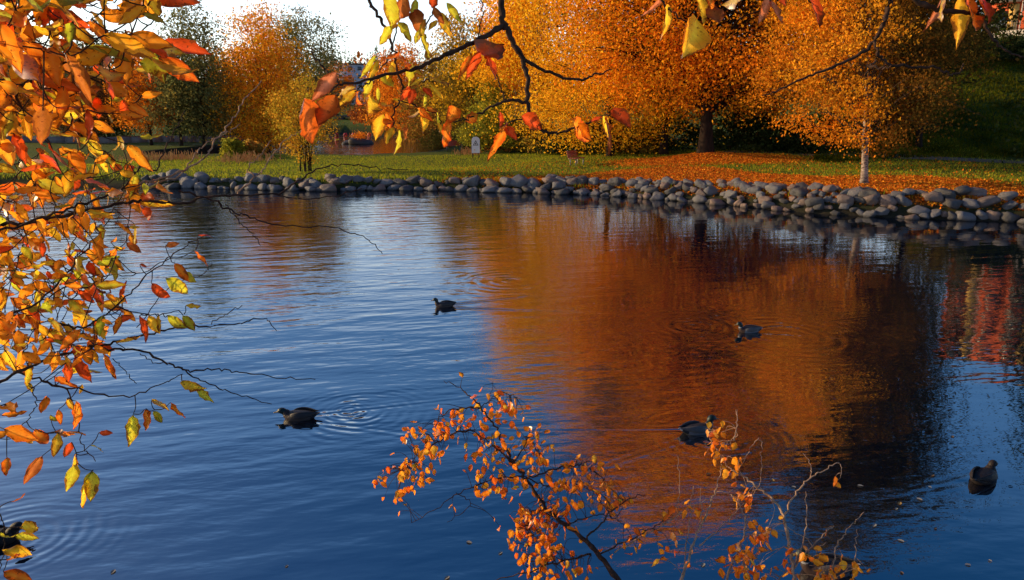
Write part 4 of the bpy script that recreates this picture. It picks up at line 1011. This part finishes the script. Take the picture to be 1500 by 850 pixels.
# leaf sites: clusters in the picture-left mass
def inside(px, py):
    ex = np.interp(py, [-40, 0, 40, 70, 100, 150, 200, 240, 270, 300, 340, 370, 400, 440, 480, 520, 560, 600, 650, 700, 720], [225, 225, 225, 245, 220, 205, 190, 195, 235, 215, 195, 180, 175, 185, 180, 165, 130, 110, 95, 90, 0])
    return px < ex
sites = []
while len(sites) < 900:
    px, py = RL.uniform(-60, 260), (RL.uniform(-40, 640) if len(sites) < 720 else RL.normal(420, 75))
    wgt = (1.0 if px < 120 else .62) * (1 if py < 540 else .35) * (.75 if 200 < py < 270 else 1)
    if inside(px, py) and RL.random() < wgt: sites.append((px, py, 0))
hand = [(236, 62, 'r', 1.2, .2), (215, 72, 'r', 1.0, .1), (232, 85, 'o', 1.2, .5), (205, 92, 'g', 1.0, .3), (243, 408, 'g', 1.0, .6), (256, 386, 'o', .9, .8), (222, 415, 'r', .9, .9), (270, 400, 'g', .7, .5),
        (205, 462, 'r', .9, 1.3), (218, 462, 'y', .9, 1.2), (232, 460, 'y', .8, 1.2), (246, 462, 'g', .9, 1.1), (268, 462, 'g', .9, .8), (272, 448, 'y', .6, .1), (208, 305, 'r', .9, .6), (200, 290, 'y', .8, .4), (225, 296, 'y', .7, .1),
        (285, 368, 'o', .7, .9), (195, 608, 'g', 1.0, 1.5), (212, 600, 'o', .9, 1.0), (225, 602, 'g', .8, .9), (265, 560, 'y', .9, .3), (285, 568, 'g', .9, .7), (250, 590, 'o', .8, 1.0), (222, 587, 'y', .7, .1), (86, 600, 'o', .6, 1.5), (112, 588, 'o', .9, 1.3),
        (50, 630, 'o', .9, .9), (85, 635, 'y', .9, 1.6), (62, 668, 'b', 1.0, 2.2), (110, 665, 'y', .9, 2.1), (112, 680, 'g', .9, 1.9), (135, 690, 'g', 1.1, 1.7), (128, 700, 'y', 1.0, 1.9), (133, 652, 'g', .6, .3), (105, 648, 'r', .6, 2.2), (145, 634, 'r', .5, .0), (10, 670, 'o', .7, 1.2), (15, 735, 'b', .7, .0), (30, 772, 'y', .9, -.15), (22, 785, 'g', .7, .3), (5, 808, 'y', .9, -.2), (10, 820, 'o', .7, -.1), (5, 838, 'o', 1.1, .3),
        (65, 220, 'y', .9, 1.4), (0, 780, 'g', .6, 1.0), (152, 275, 'y', .7, 1.0), (185, 240, 'o', .8, 1.2), (130, 210, 'y', .8, 1.6), (172, 200, 'y', .9, .7), (205, 200, 'g', .8, .3), (290, 345, 'r', .5, -.5), (243, 360, 'b', .5, -.2), (205, 388, 'r', .4, 0), (110, 522, 'r', 1.0, 1.2), (152, 518, 'o', 1.0, 1.4), (80, 552, 'o', .9, .9), (170, 502, 'y', .8, .1)]
CK = {'r': (RDo, (.5, .06, .012)), 'o': (ORn, RDo), 'y': (YEl, (.76, .34, .02)), 'g': (GRn, (.55, .42, .03)), 'b': (BRo, (.3, .07, .02))}
nL = len(sites) + len(hand)
B = np.zeros((nL, 3)); D = np.zeros((nL, 3)); Nn = np.zeros((nL, 3)); Ln = np.zeros(nL); Wn = np.zeros(nL); c0 = np.zeros((nL, 3)); c1 = np.zeros((nL, 3))
tw = MB()
for i in range(nL):
    if i < len(sites):
        px, py, _ = sites[i]
        dep = 1.35 + .75 * float(sstep(0, 420, py)) + RL.normal(0, .13)
        ang = RL.normal(.75, .75); k = None
        size = RL.uniform(.5, 1.1) * (1.0 - .2 * float(sstep(60, 300, py)))
        c0[i] = pal_pick(NEARPAL, 1, RL)[0]; c1[i] = c0[i] * .45 + np.array(pal_pick([(3, RDo), (2, ORn), (1, YEl), (1, BRo)], 1, RL)[0]) * .55
        if RL.random() < .35: c1[i] = c0[i]
        ds = RL.normal(0, .55)
    else:
        px, py, k, size, ang = hand[i - len(sites)]
        dep = 1.5 if py < 110 else 2.03
        c0[i], c1[i] = CK[k]; ds = RL.normal(0, .25)
    B[i] = at(px, py, dep)
    D[i] = RGT * cos(ang) - UPV * sin(ang) + FWD * ds
    Nn[i] = -FWD * RL.uniform(.2, 1.0) + RGT * .55 + RL.normal(0, .6, 3)
    Ln[i] = .082 * size * RL.uniform(.85, 1.1); Wn[i] = Ln[i] * RL.uniform(.19, .27)
    QQ = np.vstack([ALLQ, B[:i] + .002]) if i else ALLQ
    dd = np.linalg.norm(QQ - B[i], axis=1); j = np.argmin(dd + RL.uniform(0, .02, len(dd)))
    if dd[j] < .3:
        a = QQ[j]; mdl = (a + B[i]) / 2 + [0, 0, -.1 * dd[j]] + RL.normal(0, .05, 3) * dd[j]
        tw.tube(smooth_path([a, mdl, B[i], B[i] + D[i] * Ln[i] * .1], 4), np.linspace(.0015, .0007, 13), 5)
V, F, col = near_leaves(B, D, Nn, Ln, Wn, c0, c1, RL.normal(.5, .7, nL), RL.uniform(.05, .6, nL), RL)
link('foliage', foliage_mesh(V - ROOT, F, col, M['near_leaf'], tw, ROOT, M['twig']), shrub)

# ---- tree overhanging the view from above
RO = np.random.default_rng(404)
TB = np.array([2.3, -.2, land1(2.3, -.2)])
over = empty('overhanging_tree', TB); tag(over, 'dark bare branches with scattered red and yellow leaves hanging in from above', 'tree')
limb = [TB + [0, 0, -.2], TB + [.02, 0, 1.2], TB + [-.05, .1, 2.4], TB + [-.25, .35, 3.2], np.array([1.5, .9, 6.0]), np.array([.9, 1.4, 6.1]), np.array([0, 1.8, 5.7]), np.array([-.5, 1.95, 5.3])]
Q = smooth_path(limb, 6); MB().tube(Q, np.linspace(.11, .02, len(Q)), 10).build('trunk', M['bark'], over, smooth=True, off=TB)
HUB1, HUB2 = np.array([0.0, 1.8, 5.7]), np.array([1.5, .9, 6.0])
OB = [
    ([(736, -50), (733, 0), (740, 38), (752, 62), (768, 90), (773, 120), (774, 165), (781, 181), (797, 193), (822, 194), (850, 184), (880, 172), (905, 165)], 1.9, 1.9, .0095, HUB1),
    ([(739, 36), (715, 52), (680, 68), (630, 92), (580, 108), (520, 120), (495, 125), (478, 140)], 1.9, 1.8, .0075, None),
    ([(766, 86), (800, 104), (845, 118), (870, 112), (896, 102)], 1.9, 1.95, .005, None),
    ([(773, 150), (740, 148), (715, 160), (690, 172), (665, 178)], 1.9, 1.9, .0042, None),
    ([(741, 149), (735, 130), (725, 106)], 1.9, 1.9, .0022, None),
    ([(535, -50), (541, 0), (552, 20), (565, 42), (575, 70), (580, 100), (590, 130), (585, 150), (575, 170), (580, 192)], 1.95, 1.9, .005, np.array([-.5, 1.95, 5.3])),
    ([(585, 0), (581, 40), (572, 80), (556, 105)], 1.95, 1.9, .0022, np.array([-.4, 1.92, 5.0])),
    ([(497, 121), (480, 105), (462, 85), (452, 66)], 1.8, 1.8, .003, None),
    ([(650, -50), (640, 0), (633, 20), (620, 50)], 1.95, 1.95, .003, np.array([-.2, 1.9, 5.2])),
    ([(1312, -60), (1303, 5), (1290, 45), (1280, 62), (1240, 90), (1190, 110), (1150, 128), (1117, 140)], 1.85, 1.9, .0075, HUB2),
    ([(1280, 62), (1285, 82), (1275, 98), (1267, 112)], 1.86, 1.85, .0035, None),
    ([(1272, 96), (1290, 100), (1306, 97)], 1.85, 1.8, .0035, None),
    ([(1284, 78), (1300, 93), (1340, 98), (1372, 100), (1394, 110), (1408, 104), (1411, 93)], 1.86, 1.9, .0038, None),
    ([(1300, -40), (1335, -2), (1380, 15), (1420, 20), (1436, 28), (1450, 52), (1465, 68), (1482, 78), (1515, 86)], 1.8, 1.8, .0075, HUB2),
    ([(1430, 24), (1438, 10), (1442, 4)], 1.8, 1.8, .0035, None),
    ([(940, -50), (962, -8), (985, 18), (1008, 34)], 1.8, 1.8, .004, np.array([.6, 1.6, 5.6])),
    ([(1150, -60), (1130, -20), (1128, 2)], 1.8, 1.8, .003, np.array([.95, 1.35, 5.9])),
    ([(1190, -50), (1186, -5), (1187, 4)], 1.8, 1.8, .003, np.array([.95, 1.35, 5.9])),
    ([(1085, -50), (1086, -8)], 1.8, 1.8, .003, np.array([.9, 1.4, 5.9])),
    ([(700, -40), (706, 20), (700, 60), (703, 78)], 1.92, 1.9, .0018, np.array([-.1, 1.85, 5.3])),
    ([(592, 128), (612, 122), (630, 118), (640, 122)], 1.9, 1.9, .002, None), ([(588, 148), (615, 158), (640, 168), (645, 182)], 1.9, 1.9, .002, None),
    ([(545, 118), (530, 128), (520, 134)], 1.85, 1.83, .002, None), ([(776, 172), (755, 176), (742, 182)], 1.9, 1.9, .002, None), ([(1375, 12), (1384, -4)], 1.8, 1.8, .002, None),
]
for path, d0, d1, r0, hub in OB:
    P, Q, r = near_branch(path, d0, d1, r0, None if hub is None else np.array([hub]), jit=.002, r1=.0015)
    MB().tube(Q, r, 7).build('branch', M['twig'], over, smooth=True, off=TB)
OL = [(572, -12, 572, 42, .30, 'g'), (594, -10, 584, 24, .30, 'b'), (610, -2, 600, 28, .22, 'g'), (584, 32, 602, 60, .24, 'g'), (574, 38, 552, 64, .22, 'g'), (622, 28, 612, 60, .16, 'o2'), (614, 44, 608, 64, .22, 'g'), (623, 50, 618, 90, .18, 'g'), (637, -5, 630, 18, .26, 'r'),
      (634, 10, 650, 34, .18, 'b'), (654, 4, 672, 32, .2, 'g'), (642, 18, 660, 52, .2, 'y'), (652, 34, 663, 62, .14, 'y'), (606, 14, 612, 40, .22, 'b'), (640, 30, 628, 48, .2, 'y'),
      (550, 82, 527, 111, .15, 'g'), (554, 88, 540, 117, .14, 'y'), (560, 84, 588, 98, .2, 'o'), (580, 84, 604, 94, .2, 'o'), (576, 90, 568, 117, .24, 'y'), (598, 95, 606, 122, .22, 'g'), (590, 98, 618, 104, .18, 'y'), (600, 90, 612, 105, .2, 'g'),
      (520, 128, 483, 137, .12, 'y'), (522, 132, 496, 156, .16, 'y'), (525, 135, 518, 152, .22, 'o'), (545, 115, 528, 142, .2, 'g'), (560, 110, 577, 138, .24, 'g'), (566, 110, 574, 126, .2, 'y'), (553, 128, 553, 152, .2, 'g'), (548, 145, 539, 167, .24, 'y'), (560, 150, 573, 167, .22, 'y'), (575, 145, 603, 152, .14, 'y'),
      (600, 126, 588, 148, .25, 'r'), (606, 130, 600, 152, .25, 'r'), (618, 116, 600, 126, .2, 'y'), (630, 114, 656, 128, .16, 'y'), (628, 122, 650, 147, .13, 'y'), (620, 128, 633, 143, .24, 'r'), (622, 138, 622, 158, .2, 'g'), (561, 168, 548, 192, .24, 'y'), (566, 166, 572, 190, .22, 'o'),
      (576, 186, 566, 211, .22, 'y'), (585, 190, 588, 224, .13, 'g'), (590, 188, 604, 206, .16, 'b'), (615, 160, 601, 176, .28, 'y'), (620, 160, 626, 192, .26, 'y'), (625, 158, 641, 165, .2, 'o'), (640, 164, 643, 192, .16, 'g'), (642, 180, 652, 206, .16, 'y'), (612, 158, 630, 178, .2, 'o'), (553, 176, 565, 186, .2, 'o'),
      (493, 106, 458, 147, .2, 'p'), (446, 144, 453, 206, .32, 'od'), (491, 141, 468, 184, .34, 'od'),
      (704, 76, 678, 112, .22, 'r'), (712, 76, 722, 116, .30, 'r'), (700, 74, 712, 104, .3, 'r'), (692, 78, 672, 116, .1, 'o'), (668, 157, 658, 178, .34, 'o'), (661, 176, 639, 219, .15, 'o'), (743, 180, 717, 236, .12, 'o'), (738, 186, 757, 204, .38, 'r'), (733, 164, 729, 188, .26, 'r'), (764, 170, 794, 188, .36, 'r'), (700, 168, 682, 178, .3, 'o'),
      (838, 176, 852, 206, .3, 'o'), (848, 180, 860, 204, .26, 'y'), (886, 172, 897, 221, .12, 'b'), (884, 170, 890, 200, .2, 'y'), (898, 160, 922, 182, .24, 'r'), (866, 178, 880, 172, .2, 'r'),
      (970, -4, 942, 28, .14, 'p'), (977, 6, 975, 57, .28, 'ys'), (1020, 28, 1016, 76, .42, 'ys'), (1024, -6, 1032, 32, .24, 'y'), (1042, 8, 1049, 52, .2, 'b'), (1036, -4, 1052, 20, .2, 'o'), (1086, -10, 1076, 14, .34, 'y'), (1130, -6, 1106, 36, .18, 'p'), (1128, 0, 1139, 38, .2, 'p'), (1140, -8, 1152, 8, .26, 'r'), (1186, -12, 1196, 40, .28, 'r'),
      (1384, -4, 1358, 44, .12, 'p'), (1380, -8, 1372, 30, .2, 'y'), (1406, -10, 1405, 68, .20, 'ys'), (1416, -6, 1424, 46, .22, 'o'), (1440, -4, 1452, 30, .3, 'r'), (1430, -10, 1440, 22, .3, 'o')]
OCK = dict(CK); OCK.update({'od': ((.62, .15, .014), (.5, .09, .012)), 'o2': ((.5, .3, .03), OLi), 'p': (PNK, (.5, .13, .04)), 'ys': ((.85, .58, .03), (.78, .30, .02))})
V_, F_, Cl_, cnt_ = [], [], [], 0
for (x0, y0, x1, y1, wr, ck) in OL:
    d0 = 1.88 if x0 < 940 else 1.8
    if x0 < 500: d0 = 1.5
    b = at(x0, y0, d0 + RO.normal(0, .02)); e = at(x1, y1, d0 + RO.normal(0, .035)); L_ = np.linalg.norm(e - b)
    V, F, col = near_leaves(b[None], (e - b)[None], (-FWD * .7 + RGT * .6 + RO.normal(0, .4, 3) * np.array([1, .4, .4]))[None], np.array([L_ * 1.06]), np.array([L_ * wr * 1.12]), np.array([OCK[ck][0]]), np.array([OCK[ck][1]]), np.array([RO.normal(.1, .45)]), np.array([RO.uniform(.1, .45)]), RO)
    link('leaf', put_lp(qmesh('leaf', V - TB, F, M['near_leaf'], col, smooth=True)), over)

# ---- orange birch saplings on the near bank
def sapling(name, label, root, stems, leafy, seed, nper, lsz, pal, twm, joins, extra=()):
    Rr = np.random.default_rng(seed)
    ob = empty(name, root); tag(ob, label, 'shrub')
    allq = []
    for (path, d0, d1, r0, tied) in stems:
        ex = None
        if tied:
            s0 = at(*path[0], d0); ex = np.array([root + [Rr.normal(0, .04), Rr.normal(0, .04), -.1], root * .55 + s0 * .45 + [.03, .05, .0]])
        P, Q, r = near_branch(path, d0, d1, r0 * (1.3 if twm == 'twig_pale_lit' else 1), ex, jit=.003, r1=.0011)
        MB().tube(Q, r, 6).build('stem' if tied else 'branch', M[twm], ob, smooth=True, off=root); allq.append(Q)
    AQ = np.concatenate(allq)
    B, tw = [], MB()
    for (cx, cy, sx_, sy_, n, dep) in leafy:
        for _ in range(int(n * 1.55)):
            px, py = Rr.normal(cx, sx_), Rr.normal(cy, sy_); B.append(at(px, py, dep + Rr.normal(0, .07)))
    for (px, py, dep) in extra: B.append(at(px, py, dep))
    B = np.array(B); n = len(B)
    D = leaf_dir(Rr, n, (0, 0, -.8), .55); Nn = Rr.normal(0, .8, (n, 3)) + [.6, -.6, .1]
    L_ = lsz * Rr.uniform(.7, 1.2, n)
    for i in range(n):
        dd = np.linalg.norm(AQ - B[i], axis=1); j = np.argmin(dd + Rr.uniform(0, .05, len(dd)))
        if dd[j] < .4:
            a = AQ[j]; mdl = (a + B[i]) / 2 + [0, 0, .10 * dd[j]] + Rr.normal(0, .06, 3) * dd[j]
            tw.tube(smooth_path([a, mdl, B[i]], 4), np.linspace(.0013, .0006, 9), 4)
    c0 = pal_pick(pal, n, Rr); c1 = c0 * .6 + pal_pick(pal, n, Rr) * .4
    V, F, col = near_leaves(B, D, Nn, L_, L_ * Rr.uniform(.30, .42, n), c0, c1, Rr.normal(.3, .6, n), Rr.uniform(0, .5, n), Rr)
    link('foliage', foliage_mesh(V - root, F, col, M['birch_leaf'], tw, root, M[twm]), ob)
    return ob
SPAL = [(5, (.93, .25, .012)), (3, (.93, .36, .018)), (2, (.82, .14, .012)), (.8, (.9, .5, .04)), (.15, (.45, .45, .04))]
d = 3.0
r1_ = np.array([.95, 2.7, land1(.95, 2.7)])
sapling('birch_sapling', 'leaning birch sapling with dense small orange leaves rising from the near bank', r1_,
    [([(915, 865), (880, 815), (850, 785), (800, 743), (775, 708), (752, 680), (735, 662), (712, 645), (688, 630)], 2.75, 3.05, .013, True),
     ([(752, 680), (738, 652), (722, 620), (705, 598), (690, 582), (672, 568), (650, 558)], 2.98, 3.1, .0055, False),
     ([(690, 630), (662, 636), (640, 648), (612, 668), (590, 688)], 3.05, 3.1, .004, False),
     ([(705, 598), (672, 598), (648, 608), (638, 622)], 3.05, 3.1, .0035, False),
     ([(765, 698), (720, 703), (680, 718), (640, 745), (603, 766)], 2.98, 3.05, .003, False),
     ([(668, 722), (690, 738), (655, 765)], 3.0, 3.0, .0018, False),
     ([(752, 680), (770, 650), (772, 640), (790, 665)], 3.0, 3.0, .0025, False),
     ([(770, 702), (805, 690), (840, 681), (858, 682), (885, 705), (910, 735)], 2.95, 3.0, .0035, False),
     ([(768, 698), (800, 712), (835, 706), (870, 720)], 2.95, 3.0, .0028, False),
     ([(868, 800), (860, 790), (878, 770), (900, 745), (930, 728), (945, 725)], 2.8, 2.85, .0045, False),
     ([(878, 812), (925, 790), (960, 770), (985, 758)], 2.8, 2.85, .003, False),
     ([(866, 812), (830, 820), (790, 832), (735, 848), (690, 860)], 2.8, 2.9, .0042, False),
     ([(820, 760), (780, 748), (775, 790), (770, 830)], 2.9, 2.9, .0025, False),
     ([(830, 770), (870, 755), (900, 760), (915, 770)], 2.85, 2.9, .0025, False),
     ([(705, 597), (725, 580), (745, 578), (758, 585)], 3.05, 3.05, .0018, False), ([(716, 590), (722, 565), (721, 560)], 3.05, 3.05, .0012, False)],
    [(630, 645, 20, 16, 46, 3.08), (596, 690, 20, 12, 26, 3.1), (585, 730, 8, 10, 8, 3.1), (556, 704, 6, 4, 4, 3.1), (660, 618, 18, 14, 26, 3.06), (716, 640, 18, 26, 40, 3.02), (730, 700, 22, 18, 34, 3.0), (745, 600, 14, 8, 10, 3.04), (730, 592, 16, 10, 12, 3.05),
     (780, 650, 12, 16, 26, 3.0), (790, 690, 14, 14, 18, 2.98), (776, 770, 16, 26, 66, 2.9), (795, 810, 18, 26, 52, 2.86), (815, 750, 16, 20, 34, 2.9), (850, 690, 14, 10, 16, 2.96), (880, 715, 14, 12, 18, 2.94), (825, 720, 18, 16, 22, 2.94), (900, 735, 12, 10, 12, 2.88), (920, 790, 22, 14, 10, 2.82), (845, 835, 18, 12, 14, 2.82), (862, 680, 16, 8, 9, 2.97)],
    501, 0, .034, SPAL, 'twig', None, extra=[(678, 553, 3.05), (663, 738, 3.0), (724, 760, 2.95), (664, 742, 3.0), (958, 776, 2.85), (985, 808, 2.85), (640, 598, 3.05), (695, 717, 3.0)])
r2_ = np.array([1.35, 2.9, land1(1.35, 2.9)])
sapling('bare_shrub', 'twiggy almost bare shrub with few orange leaves in the lower right of the view', r2_,
    [([(1168, 870), (1162, 840), (1156, 800), (1148, 755), (1130, 730), (1105, 710), (1085, 695), (1068, 685), (1052, 662), (1040, 640)], 2.75, 3.1, .0062, True),
     ([(996, 868), (1010, 815), (1022, 778), (1026, 760), (1026, 715)], 2.8, 2.95, .0058, True),
     ([(1060, 870), (1085, 800), (1092, 765), (1080, 735), (1066, 722), (1050, 722)], 2.85, 3.0, .004, True),
     ([(1022, 778), (1042, 735), (1054, 700), (1056, 680)], 2.9, 3.05, .003, False),
     ([(1024, 800), (1060, 770), (1080, 745)], 2.88, 2.95, .0022, False),
     ([(1148, 755), (1165, 725), (1187, 700), (1210, 688), (1230, 678), (1231, 700)], 2.9, 3.0, .003, False),
     ([(1187, 700), (1187, 682), (1176, 664)], 2.95, 3.0, .0018, False),
     ([(1160, 840), (1175, 800), (1181, 760), (1180, 720)], 2.8, 2.95, .003, False),
     ([(1160, 835), (1190, 800), (1215, 775), (1222, 772)], 2.8, 2.9, .0026, False),
     ([(1222, 870), (1222, 810), (1235, 785), (1252, 765), (1266, 750)], 2.8, 2.9, .0028, True),
     ([(1250, 870), (1250, 830), (1254, 800), (1255, 775)], 2.8, 2.9, .0022, True),
     ([(1075, 645), (1079, 620), (1078, 600)], 3.08, 3.1, .0018, False),
     ([(1090, 672), (1112, 643), (1116, 665), (1112, 712)], 3.05, 3.05, .0016, False),
     ([(1040, 640), (1034, 628)], 3.1, 3.1, .0012, False), ([(1058, 650), (1076, 642), (1080, 600)], 3.08, 3.1, .0014, False),
     ([(990, 745), (995, 720), (993, 668)], 2.95, 3.0, .0014, False), ([(900, 810), (960, 775), (1010, 745), (1045, 728)], 2.85, 2.95, .0024, False),
     ([(1090, 830), (1110, 812), (1150, 800)], 2.8, 2.85, .002, False), ([(1215, 855), (1200, 830), (1185, 828)], 2.75, 2.8, .002, False), ([(1140, 850), (1170, 815), (1210, 795)], 2.8, 2.85, .002, False),
     ([(1190, 860), (1200, 820), (1180, 790), (1150, 770)], 2.8, 2.85, .002, False), ([(1000, 850), (1012, 740), (1016, 712)], 2.85, 2.95, .0016, False)],
    [(1050, 652, 12, 16, 16, 3.08), (1068, 680, 10, 8, 8, 3.05), (1092, 725, 10, 8, 9, 2.98), (1112, 780, 10, 12, 12, 2.9), (1085, 815, 14, 16, 18, 2.85), (1100, 835, 14, 10, 10, 2.82), (1205, 820, 24, 14, 10, 2.8), (1190, 845, 26, 8, 10, 2.8), (1000, 745, 14, 8, 6, 2.92), (1095, 800, 20, 26, 16, 2.87), (1160, 815, 16, 12, 6, 2.8), (1250, 835, 12, 8, 4, 2.8), (980, 800, 20, 14, 6, 2.85)],
    502, 0, .040, SPAL, 'twig_pale_lit', None, extra=[(1224, 698, 3.0), (1223, 708, 3.0), (1097, 740, 2.95), (1270, 835, 2.8), (1248, 824, 2.8), (1203, 808, 2.8), (988, 805, 2.85), (1210, 776, 2.9), (1045, 672, 3.05)])
